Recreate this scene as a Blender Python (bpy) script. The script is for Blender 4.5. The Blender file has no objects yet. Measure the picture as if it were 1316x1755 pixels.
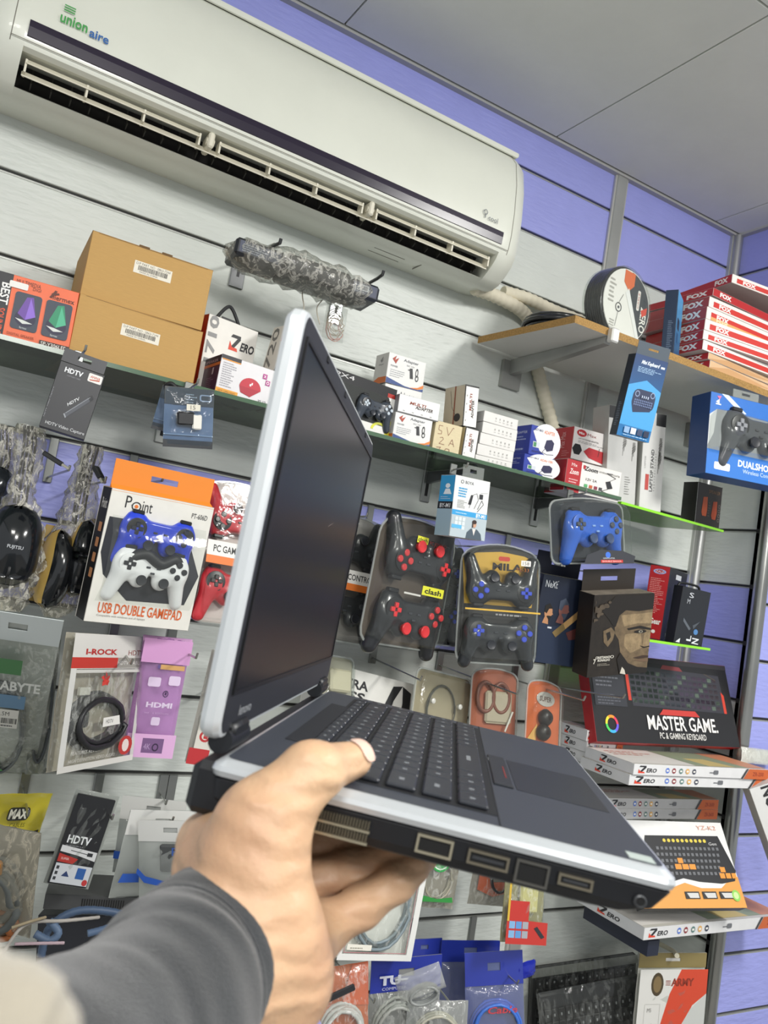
import bpy, bmesh, math, random
import numpy as np
from mathutils import Vector, Matrix
random.seed(7); np.random.seed(7)
SC = bpy.context.scene
COL = SC.collection

# ---------------------------------------------------------------- camera
FPX = 1427.3                                    # focal length in pixels of the 1316 x 1755 frame
RC = np.array([[0.85413462,-0.49539105,0.15824588],[0.17945498,-0.0048373,-0.98375429],[0.48810855,0.86865661,0.08476869]])
CAMZ = 1.6
cd = bpy.data.cameras.new('camera'); cam = bpy.data.objects.new('camera', cd); COL.objects.link(cam)
cd.sensor_fit = 'VERTICAL'; cd.sensor_height = 24.0; cd.sensor_width = 18.0
cd.lens = FPX/1755*24.0; cd.clip_start = 0.01; cd.clip_end = 50
cam.matrix_world = Matrix(((RC[0][0],-RC[1][0],-RC[2][0],0),(RC[0][1],-RC[1][1],-RC[2][1],0),(RC[0][2],-RC[1][2],-RC[2][2],CAMZ),(0,0,0,1)))
cd.dof.use_dof = True; cd.dof.focus_distance = 1.25; cd.dof.aperture_fstop = 10.0
SC.camera = cam
# ---------------------------------------------------------------- light
w = bpy.data.worlds.new('world'); SC.world = w; w.use_nodes = True
w.node_tree.nodes['Background'].inputs[0].default_value = (0.93,0.97,1.0,1)
w.node_tree.nodes['Background'].inputs[1].default_value = 0.66
def area(name, loc, target, sx, sy, power, col=(1,1,1)):
    l = bpy.data.lights.new(name,'AREA'); l.shape='RECTANGLE'; l.size=sx; l.size_y=sy; l.energy=power; l.color=col
    o = bpy.data.objects.new(name,l); COL.objects.link(o); o.location=loc
    o.rotation_euler=(Vector(target)-Vector(loc)).to_track_quat('-Z','Y').to_euler(); return o
area('ceiling_or_fill_lamp', (1.78,-0.2,2.79), (1.72,0.1,0), 0.32, 0.6, 58, (1,0.985,0.95))
area('ceiling_or_fill_lamp', (0.3,-1.7,2.79), (0.6,1.7,1.5), 0.6, 0.6, 62, (1,0.98,0.95))  # frontal fill added behind the camera to brighten under the shelves
area('ceiling_or_fill_lamp', (-0.5,-0.5,2.79), (-0.45,-0.3,0), 0.6, 0.6, 26, (1,0.975,0.93))
SC.view_settings.view_transform='Standard'; SC.view_settings.look='None'; SC.view_settings.gamma=1
SC.view_settings.use_curve_mapping=False; SC.view_settings.exposure=-0.18

# ---------------------------------------------------------------- helpers
def ray(x,y): return RC.T @ np.array([(x-658)/FPX,(y-877.5)/FPX,1.0])
def at(x,y,Y):
    r=ray(x,y); r=r*(Y/r[1]); return Vector((r[0],r[1],r[2]+CAMZ))
def atd(x,y,d):                                  # point at distance d along the optical axis
    r=ray(x,y)*d; return Vector((r[0],r[1],r[2]+CAMZ))
def lin(h):
    h=h.lstrip('#'); h=h if len(h)==6 else ''.join(c+c for c in h); v=[int(h[i:i+2],16)/255 for i in (0,2,4)]
    return tuple((c/12.92 if c<=0.04045 else ((c+0.055)/1.055)**2.4) for c in v)+(1.0,)
MATS={}
def M(col, rough=0.5, metal=0.0, kind='', spec=0.5, **k):
    key=(col,rough,metal,kind,spec,tuple(sorted(k.items())))
    if key in MATS: return MATS[key]
    m=bpy.data.materials.new((kind or 'paint')+'_'+col.lstrip('#')); m.use_nodes=True
    nt=m.node_tree; b=nt.nodes['Principled BSDF']; L=nt.links.new
    b.inputs['Base Color'].default_value=lin(col); b.inputs['Roughness'].default_value=rough; b.inputs['Metallic'].default_value=metal
    b.inputs['Specular IOR Level'].default_value=spec
    tc=nt.nodes.new('ShaderNodeTexCoord')
    def noise(scale,vec=None,detail=3,rough_=0.5):
        n=nt.nodes.new('ShaderNodeTexNoise'); n.inputs['Scale'].default_value=scale; n.inputs['Detail'].default_value=detail; n.inputs['Roughness'].default_value=rough_
        L(vec or tc.outputs['Object'],n.inputs['Vector']); return n
    def mapping(sc,rot=(0,0,0),src='Object'):
        mp=nt.nodes.new('ShaderNodeMapping'); mp.inputs['Scale'].default_value=sc; mp.inputs['Rotation'].default_value=rot; L(tc.outputs[src],mp.inputs['Vector']); return mp.outputs[0]
    def bump(fac,st,dist=0.002):
        bm=nt.nodes.new('ShaderNodeBump'); bm.inputs['Strength'].default_value=st; bm.inputs['Distance'].default_value=dist; L(fac,bm.inputs['Height']); L(bm.outputs[0],b.inputs['Normal'])
    def vary(fac,amt):
        mx=nt.nodes.new('ShaderNodeMix'); mx.data_type='RGBA'; mx.blend_type='MULTIPLY'
        r=nt.nodes.new('ShaderNodeValToRGB'); r.color_ramp.elements[0].color=(1-amt,)*3+(1,); r.color_ramp.elements[1].color=(1,1,1,1)
        r.color_ramp.elements[0].position=.3; r.color_ramp.elements[1].position=.7
        L(fac,r.inputs[0]); mx.inputs[0].default_value=1; mx.inputs[6].default_value=lin(col); L(r.outputs[0],mx.inputs[7]); L(mx.outputs[2],b.inputs['Base Color'])
    if kind=='ripple':
        n=noise(1.0,mapping((28,28,110),(0,0.25,0)),2,0.4); n2=noise(9); bump(n.outputs[0],0.5,0.004); vary(n2.outputs[0],0.06)
        b.inputs['Coat Weight'].default_value=0.12; b.inputs['Coat Roughness'].default_value=0.45
    elif kind=='card':
        n=noise(40); vary(n.outputs[0],0.05)
    elif kind=='kraft':
        n=noise(1.0,mapping((60,60,600)),3); vary(n.outputs[0],0.07)
    elif kind=='dirty':
        n=noise(7,detail=6,rough_=0.65); vary(n.outputs[0],k.get('amt',0.12))
    elif kind=='brushed':
        n=noise(1.0,mapping((300,300,8)),2); bump(n.outputs[0],0.15,0.001); n2=noise(6); vary(n2.outputs[0],0.25)
    elif kind=='chip':
        n=noise(350,detail=2); vary(n.outputs[0],0.45)
    elif kind=='fabric':
        n=noise(1.0,mapping((1400,1400,1400)),2); n2=noise(25,detail=5); bump(n.outputs[0],0.5,0.0012); vary(n2.outputs[0],0.3); b.inputs['Sheen Weight'].default_value=0.35
    elif kind=='rib':
        wv=nt.nodes.new('ShaderNodeTexWave'); wv.wave_type='BANDS'; wv.bands_direction=k.get('d','Y'); wv.inputs['Scale'].default_value=k.get('sc',120); wv.inputs['Distortion'].default_value=0.6
        L(tc.outputs['UV'],wv.inputs['Vector']); bump(wv.outputs['Fac'],0.6,0.0015); n2=noise(30,detail=4); vary(n2.outputs[0],0.25); b.inputs['Sheen Weight'].default_value=0.35
    elif kind=='skin':
        n=noise(22,detail=5); n2=noise(420,detail=3)
        r=nt.nodes.new('ShaderNodeValToRGB'); e=r.color_ramp.elements; e[0].position=.3; e[1].position=.72; e[0].color=lin('#bd9576'); e[1].color=lin('#d2ae8b')
        L(n.outputs[0],r.inputs[0]); L(r.outputs[0],b.inputs['Base Color'])
        wv=nt.nodes.new('ShaderNodeTexWave'); wv.inputs['Scale'].default_value=24; wv.inputs['Distortion'].default_value=5; wv.inputs['Detail'].default_value=3; wv.inputs['Detail Scale'].default_value=1.4; wv.bands_direction='Z'; L(tc.outputs['Object'],wv.inputs['Vector'])
        mm=nt.nodes.new('ShaderNodeMath'); mm.operation='MULTIPLY_ADD'; L(n2.outputs[0],mm.inputs[0]); mm.inputs[1].default_value=0.35; L(wv.outputs['Fac'],mm.inputs[2])
        bump(mm.outputs[0],0.45,0.0018); b.inputs['Subsurface Weight'].default_value=0.12; b.inputs['Subsurface Radius'].default_value=(0.008,0.003,0.0015); b.inputs['Subsurface Scale'].default_value=0.5
    elif kind=='clear':                         # clear packaging plastic: see-through with a glossy skin
        out=nt.nodes['Material Output']; tr=nt.nodes.new('ShaderNodeBsdfTransparent'); tr.inputs[0].default_value=lin(col)
        gl=nt.nodes.new('ShaderNodeBsdfGlossy'); gl.inputs['Roughness'].default_value=rough
        df=nt.nodes.new('ShaderNodeBsdfDiffuse'); df.inputs[0].default_value=lin(k.get('haze','#d8dcd8'))
        fr=nt.nodes.new('ShaderNodeLayerWeight'); fr.inputs[0].default_value=.5; pw=nt.nodes.new('ShaderNodeMath'); pw.operation='POWER'; pw.inputs[1].default_value=4; L(fr.outputs['Facing'],pw.inputs[0]); fm=nt.nodes.new('ShaderNodeMath'); fm.operation='MULTIPLY_ADD'; fm.inputs[1].default_value=.6; fm.inputs[2].default_value=.04; L(pw.outputs[0],fm.inputs[0])
        m1=nt.nodes.new('ShaderNodeMixShader'); m1.inputs[0].default_value=k.get('h',0.08); L(tr.outputs[0],m1.inputs[1]); L(df.outputs[0],m1.inputs[2])
        m2=nt.nodes.new('ShaderNodeMixShader'); L(fm.outputs[0],m2.inputs[0]); L(m1.outputs[0],m2.inputs[1]); L(gl.outputs[0],m2.inputs[2]); L(m2.outputs[0],out.inputs[0])
        if k.get('cr'):                         # crumpled film: milky creases, and white glints painted in as pale streaks
            n=noise(k.get('s',60)*1.3,mapping((1,1,.45)),5,.6); n.inputs['Distortion'].default_value=1.5; r=nt.nodes.new('ShaderNodeValToRGB'); e=r.color_ramp.elements
            e[0].position=.50; e[1].position=.60; e[0].color=(k.get('h',.08),)*3+(1,); e[1].color=(min(1,k.get('h',.08)+k['cr']),)*3+(1,); x=e.new(.68); x.color=e[0].color
            L(n.outputs[0],r.inputs[0]); L(r.outputs[0],m1.inputs[0])
        bst=k.get('b',0.0)
        if bst:
            n=noise(k.get('s',60),detail=4); bm=nt.nodes.new('ShaderNodeBump'); bm.inputs['Strength'].default_value=bst; bm.inputs['Distance'].default_value=0.006; L(n.outputs[0],bm.inputs['Height']); L(bm.outputs[0],gl.inputs['Normal']); L(bm.outputs[0],fr.inputs['Normal'])
    elif kind=='face':                          # a dark mottled printed portrait tone
        n=noise(45,detail=5,rough_=0.7); vary(n.outputs[0],0.55)
    elif kind=='fadez':                         # printed two-colour blend along local z
        sx=nt.nodes.new('ShaderNodeSeparateXYZ'); L(tc.outputs['Generated'],sx.inputs[0]); r=nt.nodes.new('ShaderNodeValToRGB')
        r.color_ramp.elements[0].color=lin(col); r.color_ramp.elements[1].color=lin(k['c2']); L(sx.outputs[2],r.inputs[0]); L(r.outputs[0],b.inputs['Base Color'])
    if 'alpha' in k: b.inputs['Alpha'].default_value=k['alpha']
    if 'coat' in k: b.inputs['Coat Weight'].default_value=k['coat']
    if 'trans' in k: b.inputs['Transmission Weight'].default_value=k['trans']
    MATS[key]=m; return m
CLEAR=lambda **k: M('#f4f6f4',k.pop('r',0.08),0,'clear',**k)
WHITE='#e9e9e4'; BLACK='#15161a'

class MB:
    """collects shapes, then links them as ONE mesh object"""
    def __init__(s): s.v=[]; s.f=[]; s.m=[]; s.mats=[]; s.uv={}
    def mi(s,m):
        if isinstance(m,str): m=M(m)
        if m not in s.mats: s.mats.append(m)
        return s.mats.index(m)
    def add(s,vs,fs,m):
        o=len(s.v); i=s.mi(m); s.v+= [tuple(p) for p in vs]; s.f+=[tuple(a+o for a in f) for f in fs]; s.m+=[i]*len(fs); return s
    def box(s,x0,x1,y0,y1,z0,z1,m,bev=0.0,T=None):
        if bev<=0:
            vs=[(x,y,z) for z in (z0,z1) for y in (y0,y1) for x in (x0,x1)]
            fs=[(0,2,3,1),(4,5,7,6),(0,1,5,4),(2,6,7,3),(0,4,6,2),(1,3,7,5)]
        else:
            vs=[];ix={}
            for ax in range(3):
                for sx in (0,1):
                    for sy in (0,1):
                        for sz in (0,1):
                            c=[(x0,x1)[sx],(y0,y1)[sy],(z0,z1)[sz]]; sg=[1-2*sx,1-2*sy,1-2*sz]
                            for k in range(3):
                                if k!=ax: c[k]+=sg[k]*bev
                            ix[(ax,sx,sy,sz)]=len(vs); vs.append(tuple(c))
            fs=[]
            q=lambda ax,a: [ix[(ax,)+t] for t in a]
            fs.append(q(0,[(0,0,0),(0,0,1),(0,1,1),(0,1,0)])); fs.append(q(0,[(1,0,0),(1,1,0),(1,1,1),(1,0,1)]))
            fs.append(q(1,[(0,0,0),(1,0,0),(1,0,1),(0,0,1)])); fs.append(q(1,[(0,1,0),(0,1,1),(1,1,1),(1,1,0)]))
            fs.append(q(2,[(0,0,0),(0,1,0),(1,1,0),(1,0,0)])); fs.append(q(2,[(0,0,1),(1,0,1),(1,1,1),(0,1,1)]))
            for a in (0,1):
                for b in (0,1):
                    fs.append([ix[(0,a,b,0)],ix[(0,a,b,1)],ix[(1,a,b,1)],ix[(1,a,b,0)]])
                    fs.append([ix[(0,a,0,b)],ix[(0,a,1,b)],ix[(2,a,1,b)],ix[(2,a,0,b)]])
                    fs.append([ix[(1,0,a,b)],ix[(1,1,a,b)],ix[(2,1,a,b)],ix[(2,0,a,b)]])
                    for c in (0,1): fs.append([ix[(0,a,b,c)],ix[(1,a,b,c)],ix[(2,a,b,c)]])
        if T is not None: vs=[tuple(T@Vector(p)) for p in vs]
        return s.add(vs,fs,m)
    def tube(s,pts,r,m,seg=8,closed=False,caps=True):
        P=[Vector(p) for p in pts]; n=len(P); rr=r if hasattr(r,'__len__') else [r]*n
        vs=[];fs=[]; up=None
        for i in range(n):
            a=P[(i-1)%n] if (closed or i>0) else P[0]; b=P[(i+1)%n] if (closed or i<n-1) else P[-1]
            t=(b-a); t=t.normalized() if t.length>1e-9 else Vector((0,0,1))
            if up is None: up=Vector((0,0,1)) if abs(t.z)<0.9 else Vector((1,0,0))
            x=t.cross(up); x.normalize(); up2=x.cross(t).normalized(); up=up2
            for k in range(seg):
                an=2*math.pi*k/seg; vs.append(P[i]+(x*math.cos(an)+up2*math.sin(an))*rr[i])
        for i in range(n if closed else n-1):
            j=(i+1)%n
            for k in range(seg): fs.append((i*seg+k,i*seg+(k+1)%seg,j*seg+(k+1)%seg,j*seg+k))
        if caps and not closed: fs.append(tuple(range(seg))[::-1]); fs.append(tuple((n-1)*seg+k for k in range(seg)))
        return s.add(vs,fs,m)
    def lathe(s,prof,m,seg=20,T=None):            # profile of (r,z) about local z
        vs=[];fs=[]
        for r,z in prof:
            for k in range(seg): a=2*math.pi*k/seg; vs.append((r*math.cos(a),r*math.sin(a),z))
        for i in range(len(prof)-1):
            for k in range(seg): fs.append((i*seg+k,i*seg+(k+1)%seg,(i+1)*seg+(k+1)%seg,(i+1)*seg+k))
        fs.append(tuple(range(seg))[::-1]); fs.append(tuple((len(prof)-1)*seg+k for k in range(seg)))
        if T is not None: vs=[tuple(T@Vector(p)) for p in vs]
        return s.add(vs,fs,m)
    def prism(s,poly,y0,y1,m,T=None):             # polygon in local x,z pushed along local y
        n=len(poly); vs=[(x,y0,z) for x,z in poly]+[(x,y1,z) for x,z in poly]
        fs=[tuple(range(n)),tuple(range(n,2*n))[::-1]]+[((i+1)%n,i,n+i,n+(i+1)%n) for i in range(n)]
        if T is not None: vs=[tuple(T@Vector(p)) for p in vs]
        return s.add(vs,fs,m)
    def grid(s,P,m):                              # P[i][j] points
        a=len(P);b=len(P[0]); vs=[p for r in P for p in r]
        return s.add(vs,[(i*b+j,i*b+j+1,(i+1)*b+j+1,(i+1)*b+j) for i in range(a-1) for j in range(b-1)],m)
    def mesh(s,name,smooth=False):
        me=bpy.data.meshes.new(name); me.from_pydata([tuple(p) for p in s.v],[],s.f)
        for m in s.mats: me.materials.append(m)
        me.polygons.foreach_set('material_index',s.m)
        me.update(); bm=bmesh.new(); bm.from_mesh(me); bmesh.ops.recalc_face_normals(bm,faces=bm.faces); bm.to_mesh(me); bm.free()
        if smooth: me.polygons.foreach_set('use_smooth',[True]*len(me.polygons)); 
        if smooth and smooth!=True: me.set_sharp_from_angle(angle=math.radians(smooth))
        return me
    def build(s,name,parent=None,mat=None,smooth=False,label=None):
        return link(name,s.mesh(name,smooth),parent,mat,label)
def link(name,me,parent=None,mat=None,label=None):
    o=bpy.data.objects.new(name,me); COL.objects.link(o)
    if parent is not None: o.parent=parent
    if mat is not None: o.matrix_local=mat
    if label: o['label']=label
    return o
def tag(o,label,cat,group=None):
    o['label']=label; o['category']=cat
    if group: o['group']=group
    return o
def empty(name,mat,label,cat,group=None):
    o=bpy.data.objects.new(name,None); COL.objects.link(o); o.empty_display_size=.02; o.matrix_world=mat; return tag(o,label,cat,group)
def struct(name,mb,parent=None,smooth=False):
    o=mb.build(name,parent,smooth=smooth)
    if parent is None: o['kind']='structure'
    return o
def TR(x=0,y=0,z=0): return Matrix.Translation((x,y,z))
def RX(a): return Matrix.Rotation(a,4,'X')
def RY(a): return Matrix.Rotation(a,4,'Y')
def RZ(a): return Matrix.Rotation(a,4,'Z')
D2R=math.radians
def wpath(pts,n=6):                                # smooth path through points (Catmull-Rom)
    P=[Vector(p) for p in pts]; out=[]
    for i in range(len(P)-1):
        a=P[max(i-1,0)];b=P[i];c=P[i+1];d=P[min(i+2,len(P)-1)]
        for k in range(n):
            t=k/n; out.append(0.5*((2*b)+(c-a)*t+(2*a-5*b+4*c-d)*t*t+(3*b-a-3*c+d)*t**3))
    out.append(P[-1]); return out

TXT={}
def text_geo(s,bold=0.0,shear=0.0):
    key=(s,bold,shear)
    if key in TXT: return TXT[key]
    c=bpy.data.curves.new('t','FONT'); c.body=s; c.resolution_u=2; c.offset=bold; c.shear=shear; c.fill_mode='FRONT'
    o=bpy.data.objects.new('t',c); me=o.to_mesh()
    vs=np.array([v.co[:2] for v in me.vertices]) if len(me.vertices) else np.zeros((0,2)); fs=[tuple(p.vertices) for p in me.polygons]
    o.to_mesh_clear(); bpy.data.objects.remove(o); bpy.data.curves.remove(c)
    if len(vs): vs=(vs-vs.min(0))/np.maximum(vs.max(0)-vs.min(0),1e-6)
    TXT[key]=(vs,fs); return TXT[key]

class Print:
    """flat print lying on one face of a box: u,v in 0..1 across the face"""
    def __init__(s,W,H,D=0.0,face='front',x0=0,z0=0,y0=0):
        s.W,s.H,s.D,s.face=W,H,D,face; s.o=(x0,y0,z0); s.mb=MB(); s.n=0
        s.su,s.sv={'front':(W,H),'left':(D,H),'right':(D,H),'top':(W,D),'bottom':(W,D)}[face]
    def p(s,u,v,e):
        x0,y0,z0=s.o
        if s.face=='front': return (x0+u*s.W,y0-e,z0+v*s.H)
        if s.face=='left': return (x0-e,y0+(1-u)*s.D,z0+v*s.H)
        if s.face=='right': return (x0+s.W+e,y0+u*s.D,z0+v*s.H)
        if s.face=='top': return (x0+u*s.W,y0+v*s.D,z0+s.H+e)
        return (x0+u*s.W,y0+(1-v)*s.D,z0-e)
    def e(s): s.n+=1; return 0.0003+0.00007*s.n
    def poly(s,pts,c):
        e=s.e(); s.mb.add([s.p(u,v,e) for u,v in pts],[tuple(range(len(pts)))],c); return s
    def rect(s,u0,v0,u1,v1,c): return s.poly([(u0,v0),(u1,v0),(u1,v1),(u0,v1)],c)
    def rrect(s,u0,v0,u1,v1,c,r=0.1):
        q=[];ru=r*min(s.su*(u1-u0),s.sv*(v1-v0)); a=ru/s.su;b=ru/s.sv
        for cx,cy,st in ((u1-a,v1-b,0),(u0+a,v1-b,90),(u0+a,v0+b,180),(u1-a,v0+b,270)):
            for k in range(4): t=D2R(st+k*30); q.append((cx+a*math.cos(t),cy+b*math.sin(t)))
        return s.poly(q,c)
    def ell(s,u,v,ru,rv,c,n=20,a0=0,a1=360): return s.poly([(u+ru*math.cos(D2R(a0+(a1-a0)*k/(n if a1-a0>=360 else n-1))),v+rv*math.sin(D2R(a0+(a1-a0)*k/(n if a1-a0>=360 else n-1)))) for k in range(n)],c)
    def ring(s,u,v,ru,rv,th,c,n=24,a0=0,a1=360):
        e=s.e(); full=a1-a0>=360; k=n if full else n+1; vs=[];fs=[]
        for i in range(k):
            a=D2R(a0+(a1-a0)*i/n)
            vs+= [s.p(u+ru*math.cos(a),v+rv*math.sin(a),e),s.p(u+ru*(1-th)*math.cos(a),v+rv*(1-th)*math.sin(a),e)]
        for i in range(n): j=(i+1)%k; fs.append((2*i,2*j,2*j+1,2*i+1))
        s.mb.add(vs,fs,c); return s
    def line(s,pts,wd,c):                          # thin printed stroke, wd in metres
        e=s.e(); vs=[];fs=[]
        for i in range(len(pts)-1):
            (a,b),(c2,d)=pts[i],pts[i+1]; dx=(c2-a)*s.su;dy=(d-b)*s.sv; l=math.hypot(dx,dy) or 1; nx=-dy/l*wd/2/s.su; ny=dx/l*wd/2/s.sv
            o=len(vs); vs+=[s.p(a+nx,b+ny,e),s.p(a-nx,b-ny,e),s.p(c2-nx,d-ny,e),s.p(c2+nx,d+ny,e)]; fs.append((o,o+1,o+2,o+3))
        s.mb.add(vs,fs,c); return s
    def text(s,t,u0,v0,u1,v1,c,bold=0.0,shear=0.0,rot=0):
        vs,fs=text_geo(t,bold,shear); e=s.e(); q=[]
        for a,b in vs:
            if rot==90: a,b=1-b,a
            elif rot==-90: a,b=b,1-a
            q.append(s.p(u0+a*(u1-u0),v0+b*(v1-v0),e))
        if len(q): s.mb.add(q,fs,c)
        return s
    def lines(s,u0,v0,u1,v1,n,c,seed=1,fill=0.45):  # rows of small print
        rd=random.Random(seed); h=(v1-v0)/n
        for i in range(n):
            e=s.e(); u=u0
            end=u0+(u1-u0)*rd.uniform(.6,1); vv=v1-(i+1)*h; vs=[];fs=[]
            while u<end-0.001:
                l=min(rd.uniform(.05,.16)*(u1-u0),end-u); o=len(vs)
                vs+=[s.p(u,vv,e),s.p(u+l,vv,e),s.p(u+l,vv+h*fill,e),s.p(u,vv+h*fill,e)]; fs.append((o,o+1,o+2,o+3)); u+=l+.025*(u1-u0)
            s.mb.add(vs,fs,c); s.n-=1
        s.n+=1; return s
    def bars(s,u0,v0,u1,v1,c='#222222',n=26,seed=2):
        rd=random.Random(seed); e=s.e(); vs=[];fs=[]; u=u0
        while u<u1:
            l=rd.uniform(.3,1.6)*(u1-u0)/n*.6; o=len(vs); vs+=[s.p(u,v0,e),s.p(u+l,v0,e),s.p(u+l,v1,e),s.p(u,v1,e)]; fs.append((o,o+1,o+2,o+3)); u+=l+rd.uniform(.4,1)*(u1-u0)/n*.7
        s.mb.add(vs,fs,c); return s
    def done(s,name,parent,label=None): return s.mb.build(name,parent,label=label) if s.mb.f else None

def fitq(tl,tr,br,bl,Y,yaw=0,pitch=0,roll=0,sy=8,sp=4,sr=8):
    """pose of a flat rectangle seen at four image corners whose centre stands at wall distance Y"""
    obs=np.array([bl,br,tr,tl],float); c=obs.mean(0); c0=np.array(at(c[0],c[1],Y)); l=np.array(at(*bl,Y)); 
    w0=np.linalg.norm(np.array(at(*br,Y))-l); h0=np.linalg.norm(np.array(at(*tl,Y))-l)
    S=np.array([1,1,1,1,D2R(sy),D2R(sp),D2R(sr)])
    x=np.array([c0[0],c0[2],w0,h0,D2R(yaw),D2R(pitch),D2R(roll)]); x0=x.copy()
    def rotm(x): return np.array((RZ(x[4])@RX(x[5])@RY(x[6])).to_3x3())
    def res(x):
        R=rotm(x); out=[]
        for (a,b),o in zip(((-.5,-.5),(.5,-.5),(.5,.5),(-.5,.5)),obs):
            p=np.array([x[0],Y,x[1]])+R@np.array([a*x[2],0,b*x[3]]); q=RC@(p-np.array([0,0,CAMZ])); out+=[(658+FPX*q[0]/q[2]-o[0])/2,(877.5+FPX*q[1]/q[2]-o[1])/2]
        return np.array(out+list((x[4:]-x0[4:])/S[4:]))
    for _ in range(12):
        r=res(x); J=np.stack([(res(x+e)-r)/1e-5 for e in np.eye(7)*1e-5],1); x=x-np.linalg.solve(J.T@J+1e-6*np.eye(7),J.T@r)
    R=rotm(x); o=np.array([x[0],Y,x[1]])+R@np.array([-x[2]/2,0,-x[3]/2])
    m=Matrix(R.tolist()).to_4x4(); m.translation=Vector(o); return m,float(x[2]),float(x[3])

# ---------------------------------------------------------------- surfaces from blended round shapes
def sd_caps(P,a,b,ra,rb):
    a=np.array(a,np.float32);b=np.array(b,np.float32); d=b-a; l2=max(float(d@d),1e-12); t=np.clip(((P-a)@d)/l2,0,1)
    return np.linalg.norm(P-a-t[...,None]*d,axis=-1)-(ra+(rb-ra)*t)
def sd_ell(P,c,r,R=None):
    q=P-np.array(c,np.float32)
    if R is not None: q=q@np.array(R,np.float32)
    r=np.array(r,np.float32); k=np.linalg.norm(q/r,axis=-1); k1=np.linalg.norm(q/(r*r),axis=-1)+1e-9; return k*(k-1)/k1
def smin(a,b,k):
    h=np.clip(.5+.5*(b-a)/k,0,1); return b*(1-h)+a*h-k*h*(1-h)
def nets(fn,lo,hi,res):
    n=[int(math.ceil((hi[i]-lo[i])/res))+1 for i in range(3)]
    ax=[(lo[i]+res*np.arange(n[i])).astype(np.float32) for i in range(3)]
    P=np.stack(np.meshgrid(*ax,indexing='ij'),-1); F=fn(P); ins=F<0
    off=[(i,j,k) for i in (0,1) for j in (0,1) for k in (0,1)]
    sh=lambda A,o: A[o[0]:n[0]-1+o[0],o[1]:n[1]-1+o[1],o[2]:n[2]-1+o[2]]
    cnt=sum(sh(ins,o).astype(np.int8) for o in off); act=(cnt>0)&(cnt<8)
    acc=np.zeros(act.shape+(3,),np.float32); num=np.zeros(act.shape,np.float32)
    for a in range(8):
        for b in range(a+1,8):
            oa,ob=off[a],off[b]
            if sum(abs(oa[i]-ob[i]) for i in range(3))!=1: continue
            fa,fb=sh(F,oa),sh(F,ob); cr=(fa<0)!=(fb<0); t=np.where(cr,fa/np.where(cr,fa-fb,1),0)
            for i in range(3): acc[...,i]+=np.where(cr,oa[i]+t*(ob[i]-oa[i]),0)
            num+=cr
    idx=-np.ones(act.shape,np.int64); idx[act]=np.arange(act.sum()); cells=np.argwhere(act)
    V=np.array(lo)+(cells+acc[act]/num[act][:,None])*res; faces=[]
    for ax_ in range(3):
        s0=[slice(1,n[i]-1) for i in range(3)]; s1=list(s0); s0[ax_]=slice(0,n[ax_]-1); s1[ax_]=slice(1,n[ax_])
        A=ins[tuple(s0)];B=ins[tuple(s1)]; e=np.argwhere(A!=B)
        if not len(e): continue
        inA=A[tuple(e.T)]; base=e.copy(); 
        for i in range(3):
            if i!=ax_: base[:,i]+=1
        u,v=[i for i in range(3) if i!=ax_]
        def g(du,dv):
            q=base.copy(); q[:,u]-=du; q[:,v]-=dv; return idx[tuple(q.T)]
        f=np.stack([g(1,1),g(0,1),g(0,0),g(1,0)],1); fl=inA if ax_!=1 else ~inA
        f[~fl]=f[~fl][:,::-1]; faces.append(f)
    return V,np.concatenate(faces)
def nets_mesh(name,fn,lo,hi,res,mat,relax=2):
    V,Fc=nets(fn,lo,hi,res); me=bpy.data.meshes.new(name); me.from_pydata(V.tolist(),[],Fc.tolist())
    me.materials.append(mat); bm=bmesh.new(); bm.from_mesh(me)
    for _ in range(relax): bmesh.ops.smooth_vert(bm,verts=bm.verts,factor=.5,use_axis_x=True,use_axis_y=True,use_axis_z=True)
    bmesh.ops.recalc_face_normals(bm,faces=bm.faces); bm.to_mesh(me); bm.free()
    me.polygons.foreach_set('use_smooth',[True]*len(me.polygons)); return me
# ================================================================ the room
Z=CAMZ
PUR='#a0a5e8'; WAL='#d3d8d2'
ROWS=[1.225,1.118,.961,.804,.6465,.489,.332,.175,.018,-.14,-.297,-.454,-.611,-.785,-.945,-1.10,-1.26]
def rowmat(i): return M(PUR,0.42,0,'ripple') if i in (0,1,7,8) else M(WAL,0.42,0,'ripple')
RAIL=M('#a9aba6',0.4,0.4); DARK=M('#2b2a2a',0.7)
def slat_wall(name,x0,x1,Y,rows,matf,dz=0.0,T=None,splits=()):
    """backing, raised panels and the metal-lipped grooves between them; built along local x, facing -y"""
    mb=MB(); mb.box(x0,x1,Y+.012,Y+.03,0,rows[0]+Z,DARK,T=T); W=struct(name,mb)
    xs=[x0]+list(splits)+[x1]
    for i in range(len(rows)):
        z1=rows[i]+dz+Z-(.0048 if i else 0); z0=(rows[i+1]+dz+Z+.0048) if i+1<len(rows) else 0.0
        if i==0: z1=rows[0]+Z
        for a,b in zip(xs[:-1],xs[1:]):
            mb=MB(); mb.box(a+.001,b-.001,Y,Y+.0125,z0,z1,matf(i),bev=.0015,T=T); mb.build('panel',W)
        if i:
            zz=rows[i]+dz+Z
            mb=MB(); mb.box(x0,x1,Y+.0005,Y+.013,zz-.0048,zz-.0018,RAIL,T=T); mb.box(x0,x1,Y+.010,Y+.0125,zz-.006,zz+.006,M('#4a4a49',.5,.5),T=T); mb.build('slat_rail',W)
    return W
wb=slat_wall('wall_back',-1.4,2.05,1.70,ROWS,rowmat,splits=(-.9,1.535))
wr=slat_wall('wall_return',1.478,1.70,2.037,[ROWS[0]]+[r-.022 for r in ROWS[1:]],rowmat,T=Matrix(((0,1,0,0),(1,0,0,0),(0,0,1,0),(0,0,0,1))))
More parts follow.
